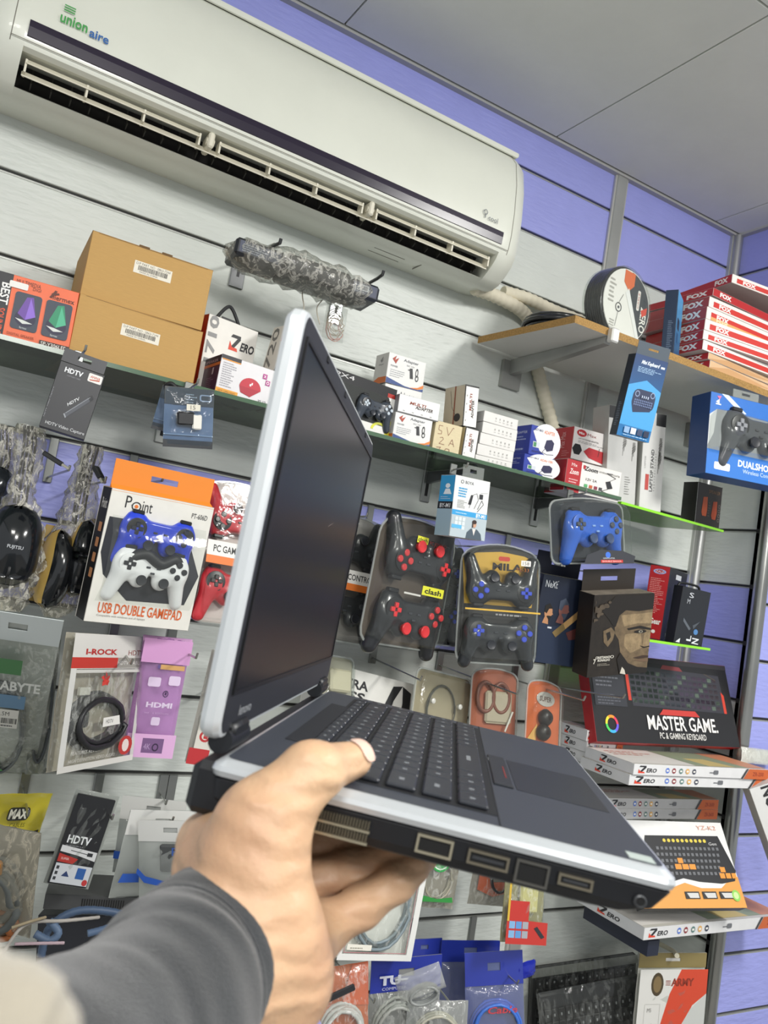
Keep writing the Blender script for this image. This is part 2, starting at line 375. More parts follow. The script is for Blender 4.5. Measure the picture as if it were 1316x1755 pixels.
wr2=slat_wall('wall_right',2.037,3.4,1.478,[1.225]+[1.052-.157*k for k in range(15)],lambda i:M(PUR,.42,0,'ripple'))
mb=MB(); mb.box(-1.4,3.4,-2.4,1.75,-.02,0,M('#8d8a85',.5,0,'dirty')); struct('floor',mb)
# ceiling: square boards with thin dark joints and a trim along the wall
CE=M('#e4e6de',.75,0,'dirty',amt=.06)
mb=MB(); mb.box(-1.4,3.4,-2.4,1.75,Z+1.240,Z+1.26,DARK); ce=struct('ceiling',mb)
for ix in range(-3,5):
    for iy in range(-6,1):
        x0=.643+.634*ix; y1=1.68+.634*iy
        mb=MB(); mb.box(x0+.002,x0+.632,y1-.632,y1-.002,Z+1.225,Z+1.241,CE,bev=.001); mb.build('ceiling_panel',ce)
mb=MB(); mb.box(-1.4,2.037,1.683,1.70,Z+1.219,Z+1.2405,M('#aeaeab',.5)); mb.box(2.02,2.037,1.478,1.70,Z+1.219,Z+1.2405,M('#aeaeab',.5)); struct('trim_1',mb)
ST=M('#b9bab8',.38,.75,'brushed')
mb=MB(); mb.box(1.517,1.553,1.688,1.702,0.0,Z+1.222,M('#b4b6b2',.4,.35,'brushed'),bev=.002); mb.box(1.511,1.559,1.692,1.70,.0,Z+1.222,M('#c0c0bb',.4,.3),bev=.001); struct('trim_2',mb)
mb=MB(); mb.tube([(2.026,1.687,0),(2.026,1.687,Z+1.222)],.016,ST,14); mb.box(2.006,2.0375,1.69,1.70,0,Z+1.222,M('#b4b6b2',.4,.35)); struct('trim_3',mb,smooth=40)
mb=MB(); mb.tube([(2.032,1.470,0),(2.032,1.470,Z+1.222)],.019,M('#a9aaa6',.25,.9,'brushed'),16); mb.box(2.036,2.06,1.468,1.478,0,Z+1.222,M('#8b8d8b',.4,.6)); struct('trim_4',mb,smooth=40)

# ================================================================ air conditioner
ac=empty('air_conditioner',TR(0.53,1.70,Z+.9)@RY(.010)@TR(-.53,-1.70,-.9),'long white split air conditioner high on the wall with a dark strip and open louvres','air conditioner')
CASE=M('#e2e4d8',.33,0,'dirty',amt=.05,coat=.25)
prof=[(1.70,1.048),(1.60,1.054),(1.565,1.046),(1.54,1.018),(1.524,.96),(1.515,.89),(1.513,.835),(1.516,.803),(1.521,.790),(1.532,.786),(1.61,.80),(1.628,.765),(1.582,.745),(1.572,.739),(1.60,.732),(1.65,.736),(1.70,.742)]
def sec(X,s,opened):
    out=[]
    for k,(y,z) in enumerate(prof):
        if not opened and 9<=k<=12: y,z=[(1.528,.776),(1.54,.763),(1.553,.752),(1.566,.743)][k-9]
        y2=1.70-(1.70-y)*(1-s); z2=.89+(z-.89)*(1-s*.35); out.append((X,y2,z2))
    return out
mb=MB(); secs=[sec(-.047,.34,0),sec(-.044,.2,0),sec(-.034,.09,0),sec(-.018,.03,0),sec(.004,0,0),sec(.026,0,0)]
mb.grid(secs,CASE); mb.grid([sec(.026,0,0),sec(.0262,0,1),sec(1.044,0,1),sec(1.0442,0,0)],CASE)
mb.grid([sec(1.0442,0,0),sec(1.066,0,0),sec(1.086,.03,0),sec(1.101,.09,0),sec(1.110,.2,0),sec(1.113,.34,0)],CASE)
mb.add(sec(-.047,.34,0),[tuple(range(17))],CASE); mb.add(sec(1.113,.34,0),[tuple(range(17))],CASE)
mb.build('casing',ac,smooth=28)
mb=MB(); mb.grid([[(x,1.5318,.787),(x,1.609,.8005),(x,1.627,.7655),(x,1.583,.7465)] for x in (.027,1.0435)],M('#23211f',.8)); mb.build('outlet_duct',ac,label='dark inside of the air outlet')
SEAM=M('#77746a',.7)
mb=MB()
for x in (.0045,1.0655):
    q=[(y-.0004,z) for y,z in prof[2:9]]; 
    for a,b in zip(q[:-1],q[1:]): mb.add([(x-.0007,a[0],a[1]),(x+.0007,a[0],a[1]),(x+.0007,b[0],b[1]),(x-.0007,b[0],b[1])],[(0,1,2,3)],SEAM)
mb.add([(.004,1.5145,.7985),(1.064,1.5145,.7985),(1.064,1.5148,.7972),(.004,1.5148,.7972)],[(0,1,2,3)],SEAM); mb.build('panel_seam',ac)
mb=MB(); mb.grid([[(x,1.5118,.8335),(x,1.5118,.822),(x,1.5135,.806)] for x in (.028,.5,1.043)],M('#241c30',.25)); mb.add([(.028,1.5135,.806),(1.043,1.5135,.806),(1.043,1.517,.805),(.028,1.517,.805)],[(0,1,2,3)],'#241c30'); mb.build('display_strip',ac,label='dark violet strip along the front')
VAN=M('#ddd8c6',.4)
mb=MB(); mb.box(.032,1.037,-.011,.009,-.0012,.0012,VAN,bev=.001,T=TR(0,1.556,.7605)@RX(.80)); mb.build('lower_vane',ac)
segs=[(.036,.345),(.385,.70),(.735,1.033)]
for a,b in segs:
    mb=MB(); mb.box(a,b,-.008,.008,-.0011,.0011,VAN,bev=.0008,T=TR(0,1.543,.777)@RX(.80)); mb.build('upper_vane',ac)
    for t in (0,.33,.66,1):
        mb=MB(); x=a+(b-a)*t; mb.box(x-.0018,x+.0018,1.540,1.562,.757,.780,VAN); mb.build('vane_link',ac)
for x in (.365,.7175):
    mb=MB(); mb.box(x-.006,x+.006,1.530,1.575,.757,.787,VAN,bev=.003); mb.lathe([(.007,-.008),(.007,.008)],VAN,10,T=TR(x,1.542,.771)@RY(D2R(90))); mb.build('vane_pivot',ac)
for k in range(30):
    x=.05+.0335*k; mb=MB(); mb.prism([(1.572,.757),(1.60,.795),(1.61,.79),(1.585,.75)],x,x+.002,M('#35332f',.7),T=Matrix(((0,1,0,0),(1,0,0,0),(0,0,1,0),(0,0,0,1)))); mb.build('deflector_fin',ac)
mb=MB(); mb.box(.0,1.07,1.561,1.575,1.0475,1.0535,M('#5d5346',.8)); mb.build('intake_slot',ac,label='dark intake slots along the top edge')
mb=MB(); mb.box(-.01,1.078,1.5545,1.5605,1.0435,1.0555,CASE,bev=.001); mb.box(-.01,1.078,1.576,1.584,1.047,1.0585,CASE,bev=.001); mb.build('grille_rail',ac)
for k in range(19):
    x=.005+.0595*k; mb=MB(); mb.box(x-(.006 if k%3==0 else .002),x+(.006 if k%3==0 else .002),1.558,1.580,1.0485,1.0565,CASE); mb.build('grille_bar',ac)
P=Print(1.0,.2,face='front',x0=.028,z0=.80,y0=1.5105)
GR='#3f9a4a'; BL='#2a63a8'
P.text('union',.043,.255,.088,.345,GR,bold=.02); P.text('aire',.092,.24,.125,.315,BL,bold=.02)
for i in range(3): P.rect(.046,.365+.022*i,.064,.376+.022*i,GR)
P.done('lettering',ac); P=Print(1.0,.2,face='front',x0=.028,z0=.80,y0=1.5105)
P.text('cool',.967,.225,.993,.285,'#6f7478'); P.ring(.957,.30,.006,.03,.3,'#6f7478',14); P.rect(.9565,.235,.959,.28,'#6f7478')
P.done('lettering',ac)
mb=MB(); mb.box(.78,.86,1.618,1.6186,.7325,.734,SEAM); mb.box(.78,.86,1.648,1.6486,.735,.7362,SEAM); mb.box(.90,.901,1.61,1.65,.732,.7345,SEAM); mb.build('bottom_seam',ac)
# tape-wrapped pipes leaving the unit
def rpx(l): return [at(x,y,Y) for x,y,Y in l]
def pipe(name,pts,r,lab,grp=None):
    p=wpath(rpx(pts),14); L=len(p); mb=MB(); mb.tube(p,[r*(1+.07*(i%3-1)) for i in range(L)],M('#e6dfc8',.7,0,'dirty',amt=.22),10)
    return tag(mb.build(name,smooth=70),lab,'pipe',grp)
pipe('insulated_pipe',[(812,494,1.64),(850,508,1.655),(893,532,1.668),(908,556,1.680),(912,600,1.682),(924,645,1.682),(936,690,1.682),(948,735,1.68)],.0165,'cream tape-wrapped pipe dropping from the air conditioner behind the board shelf')
pipe('insulated_pipe',[(862,500,1.668),(905,512,1.668),(950,533,1.668),(1010,556,1.668),(1060,580,1.668)],.0155,'cream tape-wrapped pipe running sideways behind the lying cable coil')

# ================================================================ shelves
GL=M('#a9b8a8',.06,0,'clear',h=.28,haze='#666d5c')
GE=M('#4f6a52',.2)
SH=.293
def slab(name,poly,z0,z1,m,me,lab,cat,edgename):
    n=len(poly); mb=MB(); mb.add([(x,y,z) for z in (z0,z1) for x,y in poly],[tuple(range(n)),tuple(range(n,2*n))],m)
    o=tag(mb.build(name),lab,cat); mb=MB()
    mb.add([(x,y,z) for z in (z0,z1) for x,y in poly],[(i,(i+1)%n,n+(i+1)%n,n+i) for i in range(n)],me); mb.build(edgename,o); return o
slab('glass_shelf',[(-.5,1.445),(1.447,1.445),(1.447,1.695),(-.5,1.695)],Z+SH-.008,Z+SH,GL,GE,'long greenish glass shelf holding cartons and adapter boxes below the air conditioner','shelf','glass_edge')
slab('acrylic_shelf',[(1.449,1.445),(1.86,1.475),(1.80,1.64),(1.449,1.695)],Z+SH-.016,Z+SH-.010,M('#8ecb3a',.15,0,'clear',h=.5,haze='#7fae3a'),M('#8fdc30',.3),'bright green acrylic shelf under the grey stand boxes and a black box','shelf','acrylic_edge')
slab('acrylic_shelf',[(1.52,1.40),(1.79,1.415),(1.86,1.69),(1.53,1.69)],Z-.036,Z-.030,M('#8ecb3a',.15,0,'clear',h=.45,haze='#6d8f4a'),M('#8fdc30',.3),'short green acrylic shelf under the black and red mouse boxes','shelf','acrylic_edge')
def bracket(x,z,lab):
    b=empty('shelf_bracket',TR(x,1.7,Z+z),lab,'bracket','brackets under the glass shelf')
    mb=MB(); mb.box(-.013,.013,-.006,0,-.075,.035,M('#9fa19d',.3,.85),bev=.002); mb.build('plate',b)
    mb=MB(); mb.box(-.004,.004,-.0066,-.0058,-.06,.0,M('#222222',.6)); mb.build('slot',b)
    mb=MB(); mb.prism([(-.20,-.001),(-.006,-.001),(-.006,-.03),(-.19,-.008)],-.004,.004,M('#77797a',.35,.8),T=Matrix(((0,1,0,0),(1,0,0,0),(0,0,1,0),(0,0,0,1)))); mb.build('arm',b)
for px,py,l in ((735,800,'steel shelf bracket below the small adapter boxes'),(917,868,'steel shelf bracket below the blue adapter boxes'),(292,660,'steel shelf bracket behind the small zip bag')):
    p=at(px,py,1.7); bracket(p.x,SH-.009,l)
# board shelf upper right
bs=empty('board_shelf',TR(0,0,Z+.616),'white melamine board shelf with raw chipboard edge carrying red boxes and cable coil','shelf')
pl=[(1.149,1.352),(2.9,1.337),(2.9,1.470),(2.006,1.470),(2.006,1.662),(1.118,1.662)]
n=len(pl); mb=MB(); mb.add([(x,y,z) for z in (0,.017) for x,y in pl],[tuple(range(n)),tuple(range(n,2*n))],M('#dedcd6',.5,0,'dirty',amt=.05)); mb.build('board',bs)
mb=MB(); mb.add([(x,y,z) for z in (0,.017) for x,y in pl],[(i,(i+1)%n,n+(i+1)%n,n+i) for i in range(n)],M('#b48d52',.85,0,'chip')); mb.build('chipboard_edge',bs)
for xb,lab in ((1.255,0),(1.95,0)):
    mb=MB(); mb.prism([(1.352,-.001),(1.69,-.001),(1.69,-.04),(1.36,-.016)],xb-.009,xb+.009,M('#b0b1ae',.4,.45,'brushed'),T=Matrix(((0,1,0,0),(1,0,0,0),(0,0,1,0),(0,0,0,1)))); mb.build('bracket_arm',bs)
    mb=MB(); mb.box(xb-.03,xb+.03,1.688,1.70,-.075,-.005,M('#a2a39f',.4,.5)); mb.build('bracket_plate',bs)
    mb=MB(); mb.box(xb-.011,xb+.011,1.334,1.352,-.016,.016,M('#d8d8d4',.4,.3),bev=.003); mb.build('end_cap',bs)
# ================================================================ laptop
LM=Matrix(((.816,.575,.061,.154),(-.575,.818,-.018,.410),(-.061,-.020,.998,Z-.100),(0,0,0,1)))
q=LM.to_3x3(); cx=q.col[0].normalized(); cz=(q.col[2]-cx*q.col[2].dot(cx)).normalized(); cy=cz.cross(cx)
LM=Matrix(((cx.x,cy.x,cz.x,.154),(cx.y,cy.y,cz.y,.410),(cx.z,cy.z,cz.z,Z-.100),(0,0,0,1))); LMI=LM.inverted()
def lap_on(px,py,v):                             # where a sight line meets the laptop's side plane
    o=LMI@Vector((0,0,CAMZ)); d=(LMI.to_3x3()@Vector(ray(px,py))); t=(v-o.y)/d.y; p=o+d*t; return p
def lap_deck(px,py,wz=0.0):
    o=LMI@Vector((0,0,CAMZ)); d=(LMI.to_3x3()@Vector(ray(px,py))); t=(wz-o.z)/d.z; return o+d*t
LW,LD=.377,.236
lap=empty('laptop',LM,'open dark grey laptop with silver edges held up in the hand','laptop')
DK=M('#3b3f48',.42); DK2=M('#1c1e23',.5); SIL=M('#c3c8cc',.3,.35); SIDE=M('#101217',.5)
# base
base=MB()
def ringpts(i,z,r=.006,us=0,ue=0): 
    x0,x1,y0,y1=i+us,LD-i-ue,i,LW-i; out=[]
    for cx_,cy_,st in ((x1-r,y1-r,0),(x0+r,y1-r,90),(x0+r,y0+r,180),(x1-r,y0+r,270)):
        for k in range(4): t=D2R(st+30*k); out.append((cx_+r*math.cos(t),cy_+r*math.sin(t),z))
    return out
def loft(mb,rings,m,cap0=False,cap1=False):
    n=len(rings[0])
    for a,b in zip(rings[:-1],rings[1:]): mb.add(a+b,[(i,(i+1)%n,n+(i+1)%n,n+i) for i in range(n)],m)
    if cap0: mb.add(rings[0],[tuple(range(n))],m)
    if cap1: mb.add(rings[-1],[tuple(range(n))],m)
loft(base,[ringpts(.0035,-.0085),ringpts(.0015,-.0105),ringpts(.0025,-.020,ue=.006),ringpts(.005,-.0245,ue=.016),ringpts(.010,-.0265,ue=.022)],SIDE,cap1=True)
bo=base.build('base',lap,smooth=35,label='black lower case with the ports')
mb=MB(); mb.box(-.010,.030,.004,LW-.004,-.031,-.004,SIDE,bev=.004); mb.build('battery',bo)
mb=MB(); loft(mb,[ringpts(.0062,-.0002),ringpts(.0045,-.0008),ringpts(.0008,-.0035),ringpts(0,-.006),ringpts(.001,-.0088),ringpts(.004,-.0092)],SIL); mb.build('edge_trim',lap,smooth=40,label='silver band round the keyboard deck')
mb=MB(); mb.add(ringpts(.006,0.0),[tuple(range(16))],DK); mb.box(.02,.05,.09,LW-.09,0,.0006,M('#202228',.6)); 
deck=mb.build('deck',lap)
mb=MB(); mb.box(.1485,.1492,.007,LW-.007,0,.0003,M('#14161a',.6)); mb.build('deck_joint',deck)
# keyboard
KX0,KX1,KV0,KV1=.035,.146,.028,LW-.028
mb=MB(); mb.box(KX0-.003,KX1+.002,KV0-.003,KV1+.003,0,.0004,M('#17191d',.6)); kb=mb.build('keyboard',lap)
keym={}
def key(u0,u1,v0,v1,lab=True):
    du,dv=round(u1-u0,4),round(v1-v0,4); kk=(du,dv,lab)
    if kk not in keym:
        m=MB(); g=.0012; m.box(g,du-g,g,dv-g,.0004,.0030,M('#2c2f36',.38),bev=.0009)
        if lab: m.add([(du*.40,dv*.38,.00312),(du*.40,dv*.56,.00312),(du*.56,dv*.56,.00312),(du*.56,dv*.38,.00312)],[(0,1,2,3)],'#7d8186')
        keym[kk]=m.mesh('key')
    link('key',keym[kk],kb,TR(u0,v0,0))
rows=[(.011,[1]*16),(.0185,[1]*13+[2,1]),(.0185,[1.5]+[1]*12+[1.5,1]),(.0185,[1.8]+[1]*11+[2.2,1]),(.0185,[2.3]+[1]*10+[1.7,1,1]),(.0185,[1.2,1,1,1,5,1,1,1.2,1,1,1])]
u=KX0
for h,ws in rows:
    s_=sum(ws); v=KV0
    for x in ws: dv=x/s_*(KV1-KV0); key(u,u+h,v,v+dv); v+=dv
    u+=h+.0012
# touchpad, buttons, stickers
mb=MB(); mb.box(.165,.222,.11,.215,0,.0003,M('#2b2e34',.35)); tp=mb.build('touchpad',lap)
mb=MB(); mb.box(.1505,.163,.11,.215,0,.0012,M('#2a2d33',.4),bev=.0004); mb.box(.1590,.1600,.135,.175,.0012,.0014,M('#7a2a2a',.5)); mb.build('touchpad_button',lap)
p=lap_deck(1110,1478); mb=MB(); mb.box(p.x-.009,p.x+.004,p.y+.000,p.y+.011,0.0,.0004,M('#b9c4bf',.35)); mb.build('maker_sticker',lap,label='pale sticker on the front palm rest corner')
for px,py in ((845,1305),(862,1322)):
    p=lap_deck(px,py); mb=MB(); mb.box(p.x-.004,p.x+.003,p.y-.004,p.y+.006,0,.0010,M('#9aa0a6',.25,.6)); mb.build('status_mark',lap)
# ports on the near side
def port(name,px0,px1,pyc,w0,w1,rim,lab,inner='#060708',kind=''):
    a=lap_on(px0,pyc,.001).x; b=lap_on(px1,pyc,.001).x; y=.0020
    mb=MB(); t=.0012 if kind!='jack' else .001
    if kind=='jack':
        c=(a+b)/2; r=(b-a)/2; zc=(w0+w1)/2
        mb.lathe([(r,-.0005),(r,.0012),(r*.75,.0018),(r*.6,.0012),(r*.6,-.0005)],rim,16,T=TR(c,y,zc)@RX(D2R(90))); o=mb.build(name,bo,smooth=30,label=lab)
        mb=MB(); mb.lathe([(r*.58,0),(r*.58,.0013)],M(inner,.8),14,T=TR(c,y,zc)@RX(D2R(90))); mb.build('opening',o); return
    mb.box(a,b,y-.0018,y,w0,w0+t,rim); mb.box(a,b,y-.0018,y,w1-t,w1,rim); mb.box(a,a+t,y-.0018,y,w0+t,w1-t,rim); mb.box(b-t,b,y-.0018,y,w0+t,w1-t,rim)
    o=mb.build(name,bo,label=lab)
    mb=MB(); mb.box(a+t,b-t,y-.0009,y,w0+t,w1-t,M(inner,.8))
    if kind in('usb','hdmi'): mb.box(a+t*2,b-t*2,y-.0014,y-.0008,(w0+w1)/2-.0008,(w0+w1)/2+.0006,M('#2a2c30',.6))
    mb.build('opening',o)
METAL=M('#b3ab94',.3,.8)
port('display_port',713,778,1445,-.0205,-.0115,METAL,'metal-rimmed trapezoid monitor port')
port('combo_port',802,876,1462,-.0195,-.0125,M('#7d7666',.35,.7),'wide data port',kind='usb')
port('network_port',884,944,1484,-.0225,-.0115,M('#4e4d49',.5,.3),'square network socket')
port('hdmi_port',958,1020,1497,-.0185,-.0130,M('#7d7666',.35,.7),'narrow video port',kind='hdmi')
port('audio_jack',1088,1112,1531,-.020,-.014,M('#4b4d50',.4,.5),'round audio socket',kind='jack')
mb=MB(); a=lap_on(545,1395,.001).x; b=lap_on(640,1395,.001).x
for r_ in range(2):
    for k in range(18):
        x=a+(b-a)*k/18; mb.box(x,x+(b-a)/18*.55,.0004,.0022,-.0165-.0062*r_,-.0122-.0062*r_,M('#5a5547',.5,.4))
    mb.box(a,b,.0003,.0018,-.0180-.0058*r_,-.0168-.0058*r_,METAL)
mb.build('vent_grille',bo,label='slotted air vent beside the thumb')
# lid
LT=D2R(91.7); lidM=RY(-(LT))                     # lid local: x up along the lid, z towards the back shell
LH=.238; lid=empty('tmp',Matrix(),'x','x'); lid.name='lid'; del lid['label']; del lid['category']; lid.parent=lap
lid.matrix_local=Matrix(((math.cos(LT),0,-math.sin(LT),0),(0,1,0,0),(math.sin(LT),0,math.cos(LT),0.003),(0,0,0,1)))
def lring(i,z,r=.010): 
    out=[]; x0,x1,y0,y1=.004+i,LH-i,i,LW-i
    for cx_,cy_,st in ((x1-r,y1-r,0),(x0+r,y1-r,90),(x0+r,y0+r,180),(x1-r,y0+r,270)):
        for k in range(5): t=D2R(st+22.5*k); out.append((cx_+r*math.cos(t),cy_+r*math.sin(t),z))
    return out
mb=MB(); loft(mb,[lring(.0028,-.0006),lring(.0010,.0),lring(0,.003),lring(0,.0075),lring(.002,.0105),lring(.008,.0122)],M('#cdd2d5',.34,.2),cap1=True); mb.build('lid_shell',lid,smooth=40,label='silver lid shell')
mb=MB(); x0,x1,y0,y1=.0295,LH-.016,.0125,LW-.0125
oR=lring(.0030,-.0008); 
mb.add(oR,[tuple(range(20))],M('#24262c',.5))
bz=mb.build('bezel',lid)
mb=MB(); fr=.0022
for bx in ((x0-fr,x0,y0-fr,y1+fr),(x1,x1+fr,y0-fr,y1+fr),(x0,x1,y0-fr,y0),(x0,x1,y1,y1+fr)): mb.box(bx[0],bx[1],bx[2],bx[3],-.0022,-.0008,M('#0d0e11',.4))
mb.build('bezel_lip',lid)
mb=MB(); mb.box(x0,x1,y0,y1,-.0014,-.0006,M('#16171c',.28,spec=.35)); mb.build('screen',lid,label='switched-off dark screen')
mb=MB(); mb.add([(.137,.20,-.00145),(.1378,.2005,-.00145),(.143,.222,-.00145),(.1424,.222,-.00145)],[(0,1,2,3)],'#6b5f54'); mb.build('scratch',lid)
# lettering low on the bezel (reads along the hinge)
vs,fs=text_geo('lenovo',.01); mb=MB(); mb.add([(.0135+b*.006,.034+a*.028,-.0011) for a,b in vs],fs,'#9da0a4'); mb.build('lettering',lid)
for k in (.075,.16,.30): mb=MB(); mb.box(LH-.008,LH-.0045,k,k+.006,-.0016,-.0006,'#0b0c0e'); mb.build('bumper',lid)
for v0 in (.018,LW-.058):
    mb=MB(); mb.tube([(-.002,v0,.0045),(-.002,v0+.04,.0045)],.0068,M('#1a1c20',.35),14); mb.box(-.006,.004,v0+.004,v0+.036,.004,.014,M('#1a1c20',.4),bev=.002); mb.build('hinge',lap,smooth=40)
# ================================================================ the hand and arm
def hand_sdf(P):
    c=lambda a,b,ra,rb: sd_caps(P,a,b,ra,rb)
    palm=c((.044,-.027,-.052),(.037,-.020,-.019),.0225,.0185)
    for q in [((.045,-.026,-.055),(.012,.022,-.054),.021,.0165),((.054,-.022,-.070),(.030,.032,-.064),.0225,.0155),
              ((.062,-.018,-.084),(.066,.018,-.078),.0205,.0165),((.034,-.021,-.034),(.003,.026,-.050),.0200,.0165),((.036,-.026,-.046),(.014,.000,-.055),.0215,.0185),((.050,-.028,-.072),(.060,-.022,-.088),.0225,.0205),
              ((.046,-.028,-.070),(.026,-.050,-.079),.0235,.027),((.057,-.024,-.088),(.030,-.050,-.086),.0205,.026),((.026,-.048,-.080),(.012,-.110,-.084),.0290,.032)]: palm=smin(palm,c(*q),.015)
    th=c((.037,-.020,-.019),(.0515,-.0105,.0055),.0180,.0136); t2=c((.0515,-.0105,.0060),(.0690,.0225,.0108),.0134,.0098)
    t2=smin(t2,sd_ell(P,(.0545,-.006,.0075),(.0138,.0130,.0120)),.006)
    th=smin(th,t2,.008); out=smin(palm,th,.016)
    for ch in [((-.004,.040,-.052),(.030,.062,-.0415),(.055,.070,-.0385),(.073,.074,-.0372)),((.020,.044,-.058),(.056,.060,-.046),(.084,.066,-.0395),(.101,.068,-.0375)),
               ((.044,.038,-.067),(.077,.050,-.053),(.101,.056,-.042),(.116,.058,-.0378)),((.066,.018,-.080),(.089,.034,-.064),(.104,.044,-.0505),(.1125,.050,-.0425))]:
        f=None
        for k in range(3):
            r0=(.0122,.0108,.0100,.0088)[k]; r1=(.0108,.0100,.0088)[k]; s=c(ch[k],ch[k+1],r0,r1); f=s if f is None else smin(f,s,.004)
        for k in (1,2): f=smin(f,sd_ell(P,ch[k],(.0118-.0008*k,)*3),.003)
        out=np.minimum(out,smin(palm,f,.009))
    return out
person=link('person',nets_mesh('person',hand_sdf,(-.045,-.14,-.15),(.14,.10,.03),.0019,M('#d9a784',.48,0,'skin'),2),None,LM)
tag(person,'hand in a grey sweatshirt sleeve gripping the laptop edge, thumb on top','person')
# thumb nail: a thin curved plate on the upper side of the thumb tip
mb=MB(); G=[]; ax=Vector((.0175,.033,.0048)).normalized(); up=Vector((.18,-.62,.76)); up=(up-ax*up.dot(ax)).normalized(); sd=ax.cross(up)
for i in range(9):
    row=[]; t=i/8; 
    for j in range(9):
        a=(j/8-.5)*1.75*(1-.45*abs(2*t-1)**3); c_=Vector((.0690,.0225,.0108))+ax*(-.0040+t*.0125); rr=.01075 if t<.75 else .01075-(t-.75)*.006
        dome=max(0,1-max(0,(t-.55)/.75)**2)**.5
        row.append(c_+(up*math.cos(a)+sd*math.sin(a))*rr*dome)
    G.append(row)
mb.grid(G,M('#ecc6b4',.2,coat=.5)); mb.build('thumbnail',person,smooth=True)
# grey ribbed cuff and sleeve (arm axis runs down towards the camera)
def lp(px,py,d): return LMI@atd(px,py,d)
def cloth_tube(name,ctrl,mat,seed,amp,seg=48,n=10,flat=1.0,lab=None,inner=True):
    rd=np.random.RandomState(seed); C=wpath([lp(*c[:3]) for c in ctrl],n); R=np.interp(np.linspace(0,len(ctrl)-1,len(C)),range(len(ctrl)),[c[3] for c in ctrl])
    ph=rd.rand(6)*6.28; rows=[]
    for i,p in enumerate(C):
        t=(C[min(i+1,len(C)-1)]-C[max(i-1,0)]).normalized(); x=t.cross(Vector((0,0,1))).normalized(); y=x.cross(t); row=[]
        for k in range(seg):
            a=2*math.pi*k/seg; s_=i/n
            r=R[i]*(1+amp*(.6*math.sin(3*a+2.1*s_*3+ph[0])*math.sin(2.6*s_+ph[1])+.5*math.sin(a*2-4.3*s_*2+ph[2])+.35*math.sin(7*s_*1.1+2*math.sin(a+ph[3])+ph[4])))
            row.append(p+x*math.cos(a)*r+y*math.sin(a)*r*flat)
        rows.append(row+[row[0]])
    if inner: p=C[0]; rows.insert(0,[p+(q-p)*.93 for q in rows[0]]); p2=C[4]; rows.insert(0,[p2+(q-C[0])*.9 for q in rows[0]])
    ce=sum((q for q in rows[-1][:-1]),Vector())/seg; rows.append([ce+(q-ce)*.6 for q in rows[-1]]); rows.append([ce.copy() for q in rows[-1]])
    if not inner: c0=sum((q for q in rows[0][:-1]),Vector())/seg; rows.insert(0,[c0+(q-c0)*(.55 if name!='sleeve' else .93) for q in rows[0]])
    mb=MB(); mb.grid(rows,mat); return mb.build(name,person,smooth=True,label=lab)
FAB=M('#2b2e32',.9,0,'fabric')
cloth_tube('cuff',[(376,1622,.386,.0385),(352,1644,.374,.0388),(322,1670,.362,.0380),(300,1688,.352,.0365)],M('#2f3236',.92,0,'fabric'),3,.006,lab='ribbed grey cuff')
cloth_tube('sleeve',[(318,1674,.360,.0372),(300,1692,.351,.0390),(265,1745,.330,.0385),(190,1808,.303,.0385),(100,1874,.275,.041),(-40,1975,.24,.045),(-170,2130,.215,.050),(-260,2330,.20,.052)],FAB,5,.012,lab='soft grey sweatshirt sleeve',inner=False)
cloth_tube('coat_edge',[(100,1850,.095,.0050),(50,1830,.095,.0085),(-30,1810,.095,.0105),(-170,1850,.10,.016),(-330,2060,.13,.028),(-330,2350,.18,.046)],M('#a19a8b',.85,0,'fabric'),9,.02,lab='cream coat edge close to the lens',inner=False)
# ================================================================ builders for the goods
IDN=Matrix()
def box(name,lab,q,Y,d,cols,cat='box',grp=None,yaw=0,pitch=0,roll=0,sy=8,sp=1.0,sr=2.5,zb=None,H=None,dx=0,up=0):
    Mx,w,h=fitq(*q,Y,yaw,pitch,roll,sy,sp,sr)
    if zb is not None: t=Mx.translation; h=H or h+(t.z-(Z+zb)); t.z=Z+zb
    return solid(name,lab,Mx@TR(0,-0,0),w,H or h,d,cols,cat,grp)
def solid(name,lab,Mx,w,h,d,cols,cat='box',grp=None):
    if isinstance(cols,str): cols={'front':cols}
    f=cols['front']; mb=MB(); g=lambda k: (lambda c: M(c,.42,0,'card') if isinstance(c,str) else c)(cols.get(k,cols.get('rest',f)))
    vs=[(x,y,z) for z in (0,h) for y in (0,d) for x in (0,w)]
    for k,fc in (('bottom',(0,2,3,1)),('top',(4,5,7,6)),('front',(0,1,5,4)),('back',(2,6,7,3)),('left',(0,4,6,2)),('right',(1,3,7,5))): mb.add([vs[i] for i in fc],[(0,1,2,3)],g(k))
    me=mb.mesh(name); bm=bmesh.new(); bm.from_mesh(me); bmesh.ops.remove_doubles(bm,verts=bm.verts,dist=1e-5); bmesh.ops.bevel(bm,geom=bm.edges[:],offset=min(.0007,h*.05,w*.05,d*.05),segments=1,affect='EDGES',clamp_overlap=True); bm.to_mesh(me); bm.free()
    o=link(name,me,None,Mx); tag(o,lab,cat,grp); return o,w,h,d
def flap_seam(b,c='#8a8a86',v=.93):
    o,w,h,d=b; mb=MB(); mb.box(w*.08,w*.92,-.0007,.0002,h*v,h*v+.0006,c); mb.build('flap_seam',o)
def pr(b,face='front'): return Print(b[1],b[2],b[3],face)
def slot_tab(parent,x0,x1,z0,z1,m,sw=.32,sh=.16,y=0.0,t=.0009,name='hang_tab'):
    """card tab with a hanging slot cut through"""
    cx=(x0+x1)/2; cz=z0+(z1-z0)*.55; a=(x1-x0)*sw/2; b=(z1-z0)*sh; mb=MB()
    for r in ((x0,cx-a,z0,z1),(cx+a,x1,z0,z1),(cx-a,cx+a,z0,cz-b),(cx-a,cx+a,cz+b,z1)): mb.box(r[0],r[1],y,y+t,r[2],r[3],m)
    return mb.build(name,parent)
HOOKN=0
